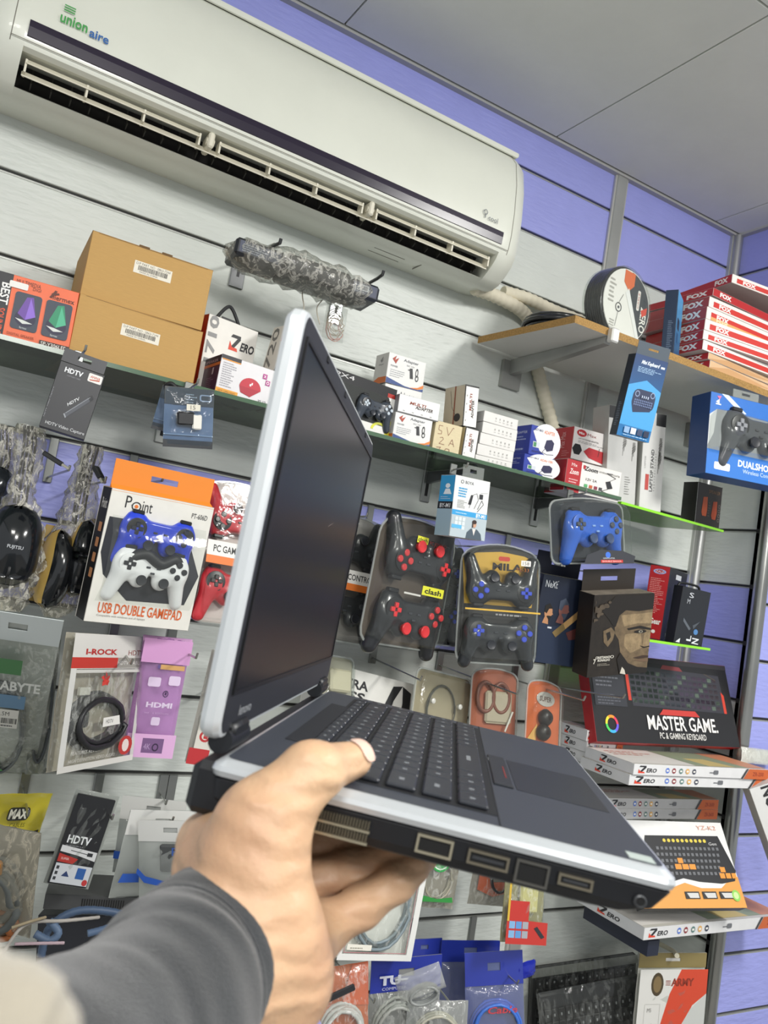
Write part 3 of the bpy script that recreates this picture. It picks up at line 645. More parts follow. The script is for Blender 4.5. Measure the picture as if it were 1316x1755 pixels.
def hook(px,py,px2,py2,lab,L=None,Y0=1.698,grp=None):
    """wire display hook: root on the wall under pixel 1, tip under pixel 2"""
    a=at(px,py,Y0); Y1=Y0-(L or .16); b=at(px2,py2,Y1)
    o=empty('display_hook',TR(*a),lab,'hook',grp); mb=MB(); d=b-a; gz=min([r for r in ROWS if r+Z>a.z-.004],default=a.z-Z)+Z-a.z; gz=gz if gz<.10 else .02
    mb.tube([Vector((0,-.002,0)),d*.97,d,d+Vector((0,-.004,.009))],.0021,M('#a9aaa4',.25,.85),8); mb.build('wire',o,smooth=50)
    mb=MB(); mb.box(-.009,.009,-.004,.001,-.012,max(gz,.012),M('#8d8f8c',.3,.8),bev=.001); mb.build('hook_plate',o); return o
def coil(parent,cx,cz,rx,rz,r,n,mat,y=-.006,jit=.06,name='cable_coil',seed=1,tilt=0,seg=7):
    rd=random.Random(seed); pts=[]; N=22
    for k in range(n*N):
        a=2*math.pi*k/N; lp_=k//N; j=1+jit*(rd.random()-.5)*.3+jit*math.sin(lp_*2.3+a*.5)
        x=rx*j*math.cos(a); z=rz*j*math.sin(a); x,z=x*math.cos(tilt)-z*math.sin(tilt),x*math.sin(tilt)+z*math.cos(tilt)
        pts.append((cx+x,y-r*((lp_*7)%5-2)*.9,cz+z))
    mb=MB(); mb.tube(pts,r,mat,seg); return mb.build(name,parent,smooth=60)
def film(parent,w,h,t,mat,name='film',x0=0,z0=0,seed=1,wr=.0012,n=14,back=True,p=.5):
    rd=np.random.RandomState(seed); N=rd.randn(n+1,n+1)*wr; G=[]
    for i in range(n+1):
        row=[]
        for j in range(n+1):
            u,v=j/n,i/n; f=max(0,(1-abs(2*u-1)**3)*(1-abs(2*v-1)**3))**p
            row.append((x0+u*w,-t*f+N[i][j]*(1 if f>0.02 else .2)*min(1,f*3)-.0004,z0+v*h))
        G.append(row)
    mb=MB(); mb.grid(G,mat); 
    return mb.build(name,parent,smooth=True)
def pouch(name,lab,q,Y,thick,cat='bag',grp=None,back=None,filmm=None,header=None,hh=.16,**k):
    """hanging plastic packet: back sheet, stiff header with a hole, bulging see-through front"""
    Mx,w,h=fitq(*q,Y,k.pop('yaw',0),k.pop('pitch',0),k.pop('roll',0),k.pop('sy',10),k.pop('sp',5),k.pop('sr',14))
    o=empty(name,Mx,lab,cat,grp); mb=MB()
    if back is not None:
        rd=np.random.RandomState(int(w*1e4)); n=8; G=[[(w*j/n,.0015+rd.randn()*.0008,h*i/n) for j in range(n+1)] for i in range(n+1)]
        mb.grid(G,back if not isinstance(back,str) else M(back,.4)); mb.build('back_sheet',o,smooth=True)
    film(o,w,h*(1-(hh if header else 0)),thick,filmm or CLEAR(h=.07,b=.7,s=45,cr=.25,haze='#eceee8'),seed=abs(int(h*1e4)))
    if header: slot_tab(o,0,w,h*(1-hh),h,header if not isinstance(header,str) else M(header,.35),sw=.22,sh=.12,y=-.0012,name='header')
    return o,w,h,thick
def blister(name,lab,q,Y,t,card=None,cat='blister pack',grp=None,arch=.0,shell=None,**k):
    """moulded clear clamshell with a domed top over a backing card"""
    Mx,w,h=fitq(*q,Y,k.pop('yaw',0),k.pop('pitch',0),k.pop('roll',0),k.pop('sy',8),k.pop('sp',4),k.pop('sr',12))
    o=empty(name,Mx,lab,cat,grp); shell=shell or CLEAR(h=.02,r=.08,b=.35,s=28)
    def outline(i,n=7):
        r=min(w,h)*.12; x0,x1,z0,z1=i,w-i,i,h-i; out=[]
        for cx_,cz_,st in ((x1-r,z1-r,0),(x0+r,z1-r,90),(x0+r,z0+r,180),(x1-r,z0+r,270)):
            for a in range(4):
                T_=D2R(st+30*a); x=cx_+r*math.cos(T_); z=cz_+r*math.sin(T_); out.append((x,z))
        fin=[]
        for a in range(len(out)):
            p,q_=out[a],out[(a+1)%len(out)]; fin.append(p)
            if a==3:                                # arched top edge between the two upper corners
                for b in range(1,n): tt=b/n; fin.append((p[0]+(q_[0]-p[0])*tt,p[1]))
        return [(x,z+arch*max(0,1-((x-w/2)/(w/2))**2)*(1 if z>h/2 else 0)) for x,z in fin]
    if card is not None:
        mb=MB(); mb.prism(outline(.003),.0002,.0012,card if not isinstance(card,str) else M(card,.4)); mb.build('backing_card',o)
    rings=[[(x,y,z) for x,z in outline(i)] for i,y in ((0,0),(.0015,-.002),(.007,-.002),(.009,-t*.8),(.014,-t))]
    mb=MB(); loft(mb,rings,shell,cap1=True); mb.build('clear_shell',o,smooth=45)
    mb=MB(); A=outline(0);B=outline(.0035); loft(mb,[[(x,-.0006,z) for x,z in A],[(x,-.003,z) for x,z in A],[(x,-.003,z) for x,z in B]],M('#e4e8e6',.12,0,'clear',h=.35)); mb.build('shell_rim',o,smooth=45)
    return o,w,h,t
# ---- game pads
def pad_sdf(P):
    c=lambda a,b,ra,rb: sd_caps(P,a,b,ra,rb)
    f=None
    for s in (-1,1):
        pod=sd_ell(P,(s*.047,0,.010),(.0265,.0125,.0265)); grip=c((s*.052,.004,-.004),(s*.066,.010,-.052),.0175,.0125)
        g=smin(pod,grip,.012); st=sd_ell(P,(s*.0215,-.001,-.016),(.0165,.012,.0165)); g=smin(g,st,.008)
        sh=c((s*.047-.010,.004,.030),(s*.047+.010,.004,.030),.0075,.0075); g=smin(g,sh,.006); f=g if f is None else np.minimum(f,g)
    mid=c((-.03,.001,.010),(.03,.001,.010),.0175,.0175); mid=np.maximum(mid,np.abs(P[...,1]-.001)-.0115)
    return smin(f,mid,.010)
PADV=None; PADM={}
def pad(parent,Mx,col,bcol,stick,scale=1.0,rough=.3,bcol2=None,dcol=None,trans=0,grips=None):
    """two-grip game pad: body with d-pad, four buttons, two thumb sticks, shoulder buttons"""
    global PADV
    if PADV is None: PADV=nets(pad_sdf,(-.09,-.03,-.075),(.09,.035,.05),.0026)
    key=(col,rough,grips)
    if key not in PADM:
        V,Fc=PADV; me=bpy.data.meshes.new('gamepad'); me.from_pydata(V.tolist(),[],Fc.tolist()); me.materials.append(M(col,rough,0,coat=.3)); 
        if grips: me.materials.append(M(grips,rough))
        bm=bmesh.new(); bm.from_mesh(me)
        for _ in range(2): bmesh.ops.smooth_vert(bm,verts=bm.verts,factor=.5,use_axis_x=True,use_axis_y=True,use_axis_z=True)
        bmesh.ops.recalc_face_normals(bm,faces=bm.faces); bm.to_mesh(me); bm.free(); me.polygons.foreach_set('use_smooth',[True]*len(me.polygons))
        if grips: me.polygons.foreach_set('material_index',[1 if p.center.z<-.022 and abs(p.center.x)>.045 else 0 for p in me.polygons])
        PADM[key]=me
    g=link('gamepad',PADM[key],parent,Mx@Matrix.Scale(scale,4))
    def sub(name,mk,mat,T):
        k2=(name,mat.name)
        if k2 not in PADM: mb=MB(); mk(mb,mat); PADM[k2]=mb.mesh(name,40)
        link(name,PADM[k2],g,T)
    RXm=RX(D2R(90))
    but=lambda mb,m: mb.lathe([(.0056,-.003),(.0056,.0024),(.0044,.0034)],m,12,T=RXm)
    arm=lambda mb,m: mb.box(-.0038,.0038,-.003,.003,.0024,.0112,m,bev=.001)
    stk=lambda mb,m: (mb.lathe([(.006,-.004),(.006,.005),(.0095,.006),(.0098,.0085),(.0085,.0098),(.005,.0090)],m,18,T=RXm))
    cen=lambda mb,m: mb.box(-.004,.004,-.0015,.0015,-.0018,.0018,m,bev=.0007)
    m1=M(bcol,.3); m2=M(dcol or bcol,.3); m3=M(stick,.35)
    sub('well',lambda mb,m: mb.lathe([(.0185,-.0005),(.0185,.0012),(.0172,.0016)],m,22,T=RXm),M('#1b1c20' if not trans else col,.35),TR(-.047,-.0118,.010)); sub('well',None,M('#1b1c20' if not trans else col,.35),TR(.047,-.0118,.010))
    for k in range(4): sub('dpad_arm',arm,m2,TR(-.047,-.0140,.010)@RY(D2R(90*k)))
    for k in range(4): a=D2R(90*k); sub('action_button',but,m1,TR(.047+.0115*math.cos(a),-.0135,.010+.0115*math.sin(a)))
    for s in (-1,1): sub('thumbstick',stk,m3,TR(s*.0215,-.0125,-.016))
    for x,z in ((-.010,.008),(.010,.008),(0,-.002)): sub('centre_button',cen,M(bcol2 or '#3c3f45',.3),TR(x,-.0108,z))
    for s in (-1,1): sub('shoulder_button',lambda mb,m: mb.box(-.011,.011,-.006,.006,-.004,.004,m,bev=.002),M('#1d1e22',.35),TR(s*.047,.001,.0385))
    return g
GRIPUP=RY(D2R(180))
def flat(name,lab,c,Yc,px_r,px_back,cols,cat='box',grp=None,w=None,zb=None,h=None,yaw=None):
    """flat carton found by the foot of its near left corner, the top of that corner, the front's right end and the far end of its left side"""
    (x,yb),(x2,yt)=c; P0=at(x,yb,Yc); H=h or (at(x2,yt,Yc).z-P0.z)
    if zb is not None: P0.z=Z+zb
    def onray(p,ax,val):                             # least squares: point P0 + t*dir closest to the sight line
        d=Vector(ray(*p)).normalized(); o=Vector((0,0,CAMZ)); return d,o
    def along(p,dirv):
        d,o=onray(p,0,0); u=dirv; r=P0-o; a=u.dot(d); t=(u.dot(d)*r.dot(d)-u.dot(r))/(1-a*a); return t
    yw=D2R(yaw or 0); ux=Vector((math.cos(yw),math.sin(yw),0)); uy=Vector((-math.sin(yw),math.cos(yw),0))
    W=w or along(px_r,ux); Dp=along(px_back,uy) if isinstance(px_back,tuple) else px_back
    m=RZ(yw); m.translation=P0; return solid(name,lab,m,W,H,Dp,cols,cat,grp)
# ================================================================ goods on the glass shelf
OR='#e8622a'; KR='#c29a5c'
SHZ=SH
b=box('speaker_box','orange box with purple and green speaker pictures at left end of glass shelf',((1,462),(136,504),(118.5,597),(-22,568)),1.462,.10,{'front':OR,'rest':'#d85a26'},zb=SHZ)
p=pr(b); p.rect(0,0,.175,1,'#2b2c30'); p.text('BEST',.055,.5,.165,.84,'#f0efec',bold=.02,rot=-90); p.text('SOUNDS',.06,.03,.15,.44,'#d8502c',bold=.02,rot=-90)
p.text('MULTIMEDIA',.22,.885,.52,.95,'#6a2d18'); p.text('DIGI',.43,.83,.53,.88,'#6a2d18'); p.text('fiermex',.68,.78,.96,.86,'#5a2514',bold=.01); p.poly([(.64,.80),(.70,.93),(.73,.92),(.67,.79)],'#5a2514'); p.poly([(.66,.87),(.75,.90),(.76,.87),(.67,.84)],'#5a2514')
for u0,c1,c2 in ((.235,'#6d4aa0','#8f6bd0'),(.62,'#2f8f68','#4fb58c')):
    p.rrect(u0,.17,u0+.33,.76,'#3c4350',.12); x=u0+.165
    p.ell(x,.36,.13,.13,'#2a2742'); p.poly([(x-.10,.42),(x-.02,.70),(x+.06,.72),(x+.12,.42),(x,.34)],c1); p.poly([(x,.34),(x+.03,.70),(x+.12,.42)],c2)
    p.poly([(x-.12,.34),(x-.02,.27),(x+.1,.30),(x-.02,.33)],'#d8dcd6'); p.text('fiermex',x-.05,.19,x+.04,.225,'#cfd2d4')
p.text('SP-Y306LED',.64,.012,.97,.075,'#f4f0e8'); p.rect(.62,.0,1,.09,'#3a2018'); p.text('SP-Y306LED',.64,.015,.97,.075,'#f4f0e8'); p.text('DIGITAL SPEAKER',.22,.06,.55,.10,'#8a3a1c'); p.done('front_print',b[0])
p=pr(b); p.n=20; p.rrect(.14,.80,.37,.90,'#e9e7e2',.2); p.done('price_sticker',b[0],'small white price sticker')
KC={'front':M(KR,.75,0,'kraft'),'rest':M('#b58d52',.75,0,'kraft')}
lo=box('cardboard_carton','plain brown carton, lower of two, standing on the glass shelf',((136.4,503.7),(347.7,567),(331,660),(119,594)),1.465,.20,KC,'carton','brown cartons',zb=SHZ)
up_=box('cardboard_carton','plain brown carton, upper of two, with notched top flaps',((160.5,395),(365,463.6),(346,564),(136.4,501)),1.47,.20,KC,'carton','brown cartons',zb=SHZ+lo[2]+.001)
for b,u,v in ((up_,.36,.60),(lo,.35,.56)):
    p=pr(b); p.rect(u,v-.02,u+.31,v+.17,'#e6e0d0'); p.text('D/P PART NO : 0863-7244',u+.015,v+.115,u+.295,v+.155,'#55504a'); p.bars(u+.035,v+.03,u+.27,v+.105,'#3a3530',40); p.text('MADE IN CHINA',u+.05,v-.005,u+.2,v+.02,'#6a645a'); p.done('part_label',b[0],'white part number label')
    mb=MB(); mb.box(.01,b[1]-.01,-.0006,.0002,b[2]*.985,b[2]*.99,'#8f6d3c'); mb.build('flap_seam',b[0])
for k,u in enumerate((.37,.56)):
    mb=MB(); mb.box(up_[1]*u,up_[1]*(u+.085),-.0008,.004,up_[2]-.001,up_[2]+.0025,M('#6d5230',.8)); mb.build('flap_notch',up_[0])
WB='#e6e3dc'
b=box('speaker_box','white and red box with a silver speaker picture, behind the purple box',((359.5,537),(442,569),(424,684),(338,655)),1.545,.09,{'front':WB,'left':'#b2301f','rest':'#d8d4cc'},zb=SHZ,yaw=8)
def zero(p,u0,v0,u1,v1,dark='#2a2a2e',red='#d8432a'):
    du=u1-u0; dv=v1-v0
    p.poly([(u0+.03*du,v0+.80*dv),(u0+.42*du,v0+.80*dv),(u0+.42*du,v0+1.0*dv),(u0+.10*du,v0+1.0*dv)],dark); p.poly([(u0+.30*du,v0+.80*dv),(u0+.44*du,v0+.80*dv),(u0+.22*du,v0+.2*dv),(u0+.08*du,v0+.2*dv)],dark)
    p.poly([(u0,v0),(u0+.36*du,v0),(u0+.32*du,v0+.2*dv),(u0+.13*du,v0+.2*dv),(u0+.02*du,v0+.55*dv)],red); p.text('ERO',u0+.44*du,v0+.12*dv,u1,v0+.68*dv,dark,bold=.03,shear=.2)
p=pr(b); zero(p,.46,.66,.97,.86); p.text('1710',.03,.42,.21,1.0,'#8c8c8c',bold=.03,rot=90); p.poly([(.42,.36),(.80,.50),(1,.36),(1,.16),(.42,.18)],'#6e7178'); p.poly([(.42,.36),(.80,.50),(.74,.30),(.42,.22)],'#b9bcc2'); p.poly([(.80,.50),(1,.36),(1,.16),(.74,.30)],'#34363c'); p.done('front_print',b[0])
mb=MB(); w,h=b[1],b[2]; mb.tube(wpath([(w*.22,.02,h),(w*.40,.02,h+.030),(w*.52,.02,h+.030),(w*.72,.02,h)],5),.0035,'#2a2b2e',8); mb.box(w*.34,w*.62,.019,.021,h,h+.010,'#2a2b2e'); mb.build('carry_handle',b[0],label='black plastic carry loop')
b=box('cap_box','white box with a red cap picture and dark purple side on the shelf edge',((382,606),(472,636),(460,696),(367.5,668)),1.462,.085,{'front':'#e4e2e4','left':'#46223e','rest':'#d9d6d8'},zb=SHZ,yaw=6,sy=12)
p=pr(b); p.rect(.0,.9,.36,1,'#3a3a3e'); p.rect(.02,.87,.36,.9,'#e59a3c'); p.lines(.05,.2,.32,.85,11,'#a9a7ac',4); p.rect(0,0,.40,.14,'#e7a338'); p.text('NEW OPEN SERIES',.04,.045,.36,.10,'#7a4a14'); 
p.ell(.60,.34,.2,.27,'#c33242',16,0,180); p.poly([(.40,.345),(.44,.18),(.62,.12),(.80,.345)],'#b12c3c'); p.rect(.58,.40,.61,.46,'#f2f0ee'); p.rect(.61,.44,.635,.50,'#f2f0ee')
p.rect(.79,.70,.87,.83,'#b33a8c'); p.text('X',.805,.73,.855,.80,'#f2f0ee',bold=.03); p.rect(.86,.55,.94,.68,'#b33a8c'); p.ring(.90,.615,.026,.045,.4,'#f2f0ee',14); p.text('YL12',.78,.05,.93,.13,'#3a3a3e'); p.done('front_print',b[0])
p=pr(b,'left'); p.rect(0,.72,1,.80,'#c2662c'); p.rect(0,.8,1,.97,'#2a1a28'); p.text('SPEAKER',.15,.83,.85,.9,'#b89aa8'); p.lines(.35,.08,.8,.45,7,'#8a6a84',3); p.rect(.62,.5,.7,.68,'#b8a8b4'); p.done('side_print',b[0])
b=box('speaker_box','orange edged box with a slanted cone picture half hidden by the laptop screen',((512,557),(548,568),(505,716),(464,701)),1.462,.085,{'front':'#ee6d2a','left':'#d3cec4','rest':'#d8d4cc'},zb=SHZ,yaw=14,sy=3)
p=pr(b); p.text('1720',.16,.35,.62,.95,'#f4e6d8',bold=.02,rot=90); p.lines(.1,.12,.5,.35,6,'#f4e0cc',2); p.done('front_print',b[0])
p=pr(b,'left'); p.text('1720',.05,.35,.32,.98,'#6a6864',bold=.01,rot=90); zero(p,.5,.80,.95,.95); p.poly([(.45,.05),(.55,.42),(.78,.70),(.98,.55),(.98,.05)],'#2d2724'); p.poly([(.62,.2),(.72,.4),(.78,.38),(.70,.18)],'#b4532c'); p.done('side_print',b[0])
mb=MB(); w,h=b[1],b[2]; mb.tube(wpath([(w*.1,.03,h),(w*.35,.03,h+.014),(w*.6,.03,h+.012),(w*.75,.03,h)],5),.0035,'#2a2b2e',8); mb.build('carry_handle',b[0])
b=box('controller_box','black and white game pad box with lime rings beside the laptop screen',((575,630),(679,669),(668,758),(562,724)),1.465,.07,{'front':'#ecebe6','rest':'#1d1d20'},zb=SHZ)
p=pr(b); p.rect(0,.80,1,1,'#17181b'); p.rrect(.0,.20,.90,.80,'#08090b',.1); p.text('PX4',.0,.88,.30,.96,'#dcdcdc'); p.rect(.86,.80,.98,.88,'#b03028'); p.ring(.86,.20,.15,.2,.25,'#d8d83c',24,-60,140); p.ring(.80,.10,.14,.16,.28,'#dede4a',24,-30,180); p.done('front_print',b[0])
mb=MB(); mb.box(0,b[1]*.88,-.001,-.0004,b[2]*.2,b[2]*.8,CLEAR(h=.02)); mb.build('window_film',b[0])
pad(b[0],TR(b[1]*.66,.012-.018,b[2]*.46)@RX(.0),'#3b424c','#c3cdd6','#2a2e36',scale=.62,dcol='#c3cdd6')
# small adapter boxes
AW='#e3e3e0'
def plug(p,u,v,s,c='#26272b'):
    p.poly([(u,v),(u+.10*s,v+.02*s),(u+.16*s,v-.42*s),(u+.05*s,v-.44*s)],c); p.rect(u-.05*s,v-.10*s,u+.02*s,v-.06*s,c); p.ring(u+.27*s,v-.12*s,.05*s,.20*s,.4,c,16); p.ring(u+.29*s,v-.36*s,.06*s,.14*s,.35,c,14)
def adapter(lab,q,Y,zb,grp='white adapter boxes with orange and blue wave',full=True,H=None,d=.055):
    b=box('adapter_box',lab,q,Y,d,{'front':AW,'left':'#d8d6d2','rest':'#dcdcd8'},zb=zb,grp=grp,H=H)
    p=pr(b); p.text('Adapter',.40,.80,.80,.92,'#3a3f4c',bold=.01); p.text('DC 12V',.50,.70,.70,.75,'#55585e'); p.text('POWER',.08,.56,.26,.62,'#3a3f4c'); p.lines(.08,.25,.50,.52,4,'#a9abae',6,.35); p.poly([(.10,.82),(.20,.95),(.17,.80),(.27,.90),(.20,.68)],'#a8402c')
    plug(p,.58,.66,.75); p.poly([(0,0),(1,0),(1,.10),(.85,.03),(.5,.04),(.2,.13),(0,.19)],'#2f4a86'); p.poly([(.62,.03),(.85,.10),(1,.24),(1,.12),(.85,.04)],'#e0802f'); p.done('front_print',b[0])
    p=pr(b,'left'); p.poly([(0,0),(1,0),(1,.20),(.4,.22),(0,.1)],'#d8702c'); p.text('Adapter',.3,.6,.7,.66,'#55585e'); p.poly([(.4,.78),(.6,.9),(.55,.75),(.7,.82),(.5,.7)],'#8a8a8a'); p.done('side_print',b[0]); return b
a2=adapter('adapter box with wave print, second in the rear stack, mostly hidden',((661,657),(724,672),(717,738),(654,722)),1.565,SHZ)
a1=adapter('topmost adapter box with wave print, on the rear stack near the laptop',((667,602),(730,623),(724,672),(661,655)),1.565,SHZ+a2[2]+.001)
a3=adapter('front adapter box with wave print, on the shelf under a flat white box',((678,705),(742,722.5),(733.6,773),(671,759)),1.462,SHZ)
MN='#8c3a22'
def multi(p,u0,v0,u1,v1,rot=0):
    p.text('MULTI',u0,v0+(v1-v0)*.5,u0+(u1-u0)*.7,v1,MN,bold=.03,shear=.2) if rot==0 else p.text('MULTI',u0+(u1-u0)*.0,v0+(v1-v0)*.3,u0+(u1-u0)*.48,v1,MN,bold=.03,rot=90)
    p.text('ADAPTER',u0+(u1-u0)*.25,v0,u1,v0+(v1-v0)*.55,'#3c2a26',bold=.03,shear=.2) if rot==0 else p.text('ADAPTER',u0+(u1-u0)*.5,v0,u1,v0+(v1-v0)*.75,'#3c2a26',bold=.03,rot=90)
b=box('adapter_box','wide white adapter box with grey side lying on the front adapter box',((685,674),(754.6,693),(751,719),(682,702)),1.462,.075,{'front':'#ececea','left':'#85868a','rest':'#d0d0ce'},zb=SHZ+a3[2]+.001)
p=pr(b); multi(p,.26,.38,.84,.72); [p.rect(.12+.22*k,.12,.17+.22*k,.17,'#a8a8a6') for k in range(4)]; p.rect(0,0,1,.05,'#5b5b60'); p.done('front_print',b[0])
b=box('adapter_box','cream box with handwritten 5V 2A standing between adapter boxes',((747.6,721),(793.7,731),(784,785.5),(739,774)),1.460,.07,{'front':M('#d9cba6',.7,0,'kraft'),'rest':'#cbbd98'},zb=SHZ)
INK='#8a5a44'
p=pr(b); p.line([(.28,.86),(.14,.86),(.14,.70),(.26,.68),(.26,.58),(.12,.56)],.0011,INK); p.line([(.42,.86),(.52,.58),(.66,.88)],.0011,INK); p.line([(.66,.88),(.70,.86)],.0011,INK)
p.line([(.22,.44),(.32,.48),(.36,.42),(.22,.24),(.42,.24)],.0011,INK); p.line([(.58,.24),(.68,.48),(.78,.24)],.0011,INK); p.line([(.62,.33),(.75,.33)],.0011,INK); p.line([(.15,.1),(.3,.13),(.24,.02)],.0011,INK); p.line([(.45,.03),(.5,.12),(.62,.12),(.64,.02)],.0011,INK); p.done('handwriting',b[0],'brown handwriting')
v2=box('adapter_box','narrow upright adapter box at the bottom of a pair beside the cream box',((799,731),(822,737),(811.5,793.5),(788.5,789)),1.462,.06,{'front':'#e9e8e4','left':'#c9b98f','rest':'#2a2a2c'},zb=SHZ)
v1=box('adapter_box','narrow upright adapter box stacked on top of its twin',((796,660),(822,662),(816,731),(794,729.5)),1.47,.075,{'front':'#e9e8e4','left':'#c3b7a0','rest':'#2a2a2c'},zb=SHZ+v2[2]+.001,yaw=8)
for b in (v1,v2):
    p=pr(b); multi(p,.38,.22,.72,.80,rot=90); p.rect(0,.0,.06,1,'#1c1c1e'); p.rect(0,.965,1,1,'#1c1c1e'); [p.rect(.15,.12+.2*k,.2,.16+.2*k,'#9a9a98') for k in range(4)]; p.done('front_print',b[0])
p=pr(v1,'left'); p.rect(.5,.0,.56,1,'#8c4a30'); p.ell(.7,.22,.16,.10,'#2a2422'); p.line([(.3,.9),(.4,.5),(.6,.3)],.001,'#4a3a34'); p.done('side_print',v1[0])
Q=((831,703),(888,720),(877,810.6),(813,797.7)); lab=['topmost','second','middle','fourth','lowest']
zt=SHZ
for k in range(4,-1,-1):
    f=lambda a,b,t: (a[0]+(b[0]-a[0])*t,a[1]+(b[1]-a[1])*t); j=(0,2,1,-1,-2)[k]*.6
    q=[f(Q[0],Q[3],k/5),f(Q[1],Q[2],k/5),f(Q[1],Q[2],(k+1)/5),f(Q[0],Q[3],(k+1)/5)]; q=[(x+j,y) for x,y in q]
    b=box('charger_box','plain white charger box, %s of the stack of five'%lab[k],q,1.462,.07,{'front':'#dedcd8','rest':'#d2d0cc'},zb=zt,grp='plain white charger boxes'); zt+=b[2]+.0006
    p=pr(b)
    for i in range(5): p.rect(.34+.115*i,.46,.37+.115*i,.62,'#a5a4a0'); p.rect(.33+.115*i,.26,.385+.115*i,.33,'#bcbbb7')
    p.done('front_print',b[0])
def blue(lab,q,zb,Y=1.464):
    b=box('adapter_box',lab,q,Y,.06,{'front':'#2c3f9e','left':'#26379a','rest':'#26379a'},zb=zb,grp='blue laptop adapter boxes',yaw=4)
    p=pr(b); p.ell(.62,.52,.56,.62,'#e9e9ea',28,-78,150); p.poly([(.08,.8),(.3,1),(1,1),(1,.1),(.75,.02),(.4,.2)],'#e9e9ea'); p.text('LADY-MAX',.12,.83,.46,.92,'#2a2c58',bold=.02); p.text('ADAPTER',.5,.80,.92,.92,'#d8753a',bold=.02)
    p.poly([(.56,.34),(.62,.60),(.82,.66),(.93,.56),(.90,.30),(.68,.22)],'#2b2a4c'); p.line([(.6,.3),(.5,.16),(.7,.12),(.95,.16)],.0014,'#2b2a4c'); p.rect(.12,.27,.38,.46,'#cfd3dc'); p.rect(.14,.29,.25,.44,'#4a8a5a'); p.text('ADAPTER',.1,.10,.5,.16,'#2b2a4c'); p.done('front_print',b[0])
    p=pr(b,'left'); p.text('ADAPTER',.15,.72,.8,.8,'#cdd3ee'); p.lines(.15,.5,.8,.68,2,'#aab4e0',3,.4); p.lines(.15,.15,.9,.24,1,'#aab4e0',4,.7); p.done('side_print',b[0]); return b
b2=blue('blue laptop adapter box on the shelf, lower of the pair',((899.6,777),(950,789),(948.5,829),(894,817)),SHZ)
b1=blue('blue laptop adapter box on top, upper of the pair',((912,728.5),(954.5,738),(950,788),(905,775)),SHZ+b2[2]+.001)
RC_={'front':'#e4dfdc','left':'#b5242c','top':'#b5242c','rest':'#c9c4c0'}
r2=box('charger_box','red and white charger box under its twin, partly hidden by a low box',((972,786),(1043,803),(1037,850),(962,833)),1.505,.07,RC_,zb=SHZ-.012,grp='red laptop charger boxes')
r1=box('charger_box','red and white charger box with red hexagons on top of its twin',((985,730),(1053,749),(1047,801),(978,784)),1.50,.07,RC_,zb=SHZ-.012+r2[2]+.001,grp='red laptop charger boxes')
for b in (r1,r2):
    p=pr(b); p.ell(.19,.84,.12,.11,'#b3232b'); p.text('Mix',.12,.80,.26,.88,'#f0e8e4',bold=.02); p.text('Max',.33,.79,.55,.88,'#8a2a2c'); p.text('LAPTOP POWER ADAPTER',.12,.64,.62,.69,'#55504e'); p.lines(.12,.54,.8,.62,2,'#8c8886',3,.4)
    hexa=lambda u,v,a,bb,c: p.poly([(u-a,v),(u-a*.5,v+bb),(u+a*.5,v+bb),(u+a,v),(u+a*.5,v-bb),(u-a*.5,v-bb)],c)
    hexa(.12,.32,.12,.16,'#1d1c1e'); p.poly([(.28,.30),(.40,.46),(1,.40),(1,.0),(.42,.14)],'#b8262e'); p.poly([(.76,.40),(.84,.54),(.93,.46),(.88,.26),(.80,.26)],'#222226'); p.line([(.66,.5),(.64,.24)],.0015,'#222226'); p.line([(.95,.5),(.90,.15),(.98,.1)],.0012,'#222226'); p.done('front_print',b[0])
    p=pr(b,'left'); p.text('Mix Max',.35,.35,.6,.85,'#dba4a4',rot=90); p.lines(.5,.1,.9,.3,3,'#d88',3,.3); p.done('side_print',b[0])
b=box('charger_box','low white charger box with a red end panel in front of the red boxes',((972,786),(1066,809),(1059,857),(968,833)),1.452,.05,{'front':'#e7e4df','left':'#a8222a','rest':'#d0ccc6'},zb=SHZ-.016,grp=None)
p=pr(b); p.rect(0,0,.26,1,'#b0252c'); p.poly([(0,.2),(.08,.0),(.0,.0)],'#1c1b1d'); p.text('Zoom',.06,.55,.22,.72,'#f0e4e0',bold=.02,shear=.2); p.text('Mix',.08,.80,.18,.90,'#f0e4e0'); p.lines(.06,.12,.22,.45,4,'#e8b8b8',2,.4)
p.text('Zoom',.31,.76,.56,.90,'#2c2b2e',bold=.03,shear=.2); p.rect(.29,.80,.33,.92,'#b0252c'); p.text('UNIVERSAL POWER ADAPTER',.58,.80,.97,.86,'#6a6866'); p.text('12V 2A',.36,.46,.56,.54,'#3a3a3c')
for k,c in enumerate(('#5aa86a','#c2603a','#8c3a4a','#4a4a4e')): p.rect(.34+.09*k,.24,.40+.09*k,.34,c)
p.poly([(.72,.56),(.80,.62),(.86,.40),(.77,.34)],'#2a2b2f'); p.line([(.80,.62),(.9,.74),(.72,.84),(.84,.86)],.0012,'#2a2b2f'); p.line([(.77,.34),(.66,.24),(.84,.18),(.9,.1),(.78,.1)],.0012,'#2a2b2f'); p.done('front_print',b[0])
SC1={'front':'#c9c9c6','rest':'#b9b9b4'}
def scrib(p,u,v,s):
    for k in range(3): p.line([(u+.16*s*k,v-.5*s+.05*k),(u+.1*s+.12*s*k,v+.30*s)],.0011,'#3a3833'); p.line([(u-.05*s,v-.2*s+.12*k*s),(u+.5*s,v+.05*s+.06*k*s)],.0010,'#3a3833')
b=box('stand_box','tall grey stand box leaning at left of its twin with scribbles',((1042,692),(1094,706),(1090,866),(1040,853)),1.485,.055,SC1,zb=SHZ-.012,grp='tall grey stand boxes',sr=4)
p=pr(b); p.rect(0,.87,.5,1,'#2a2b2d'); scrib(p,.5,.62,.25); scrib(p,.82,.58,.25); p.lines(.6,.1,.8,.3,8,'#8a8a86',4,.3); p.done('front_print',b[0])
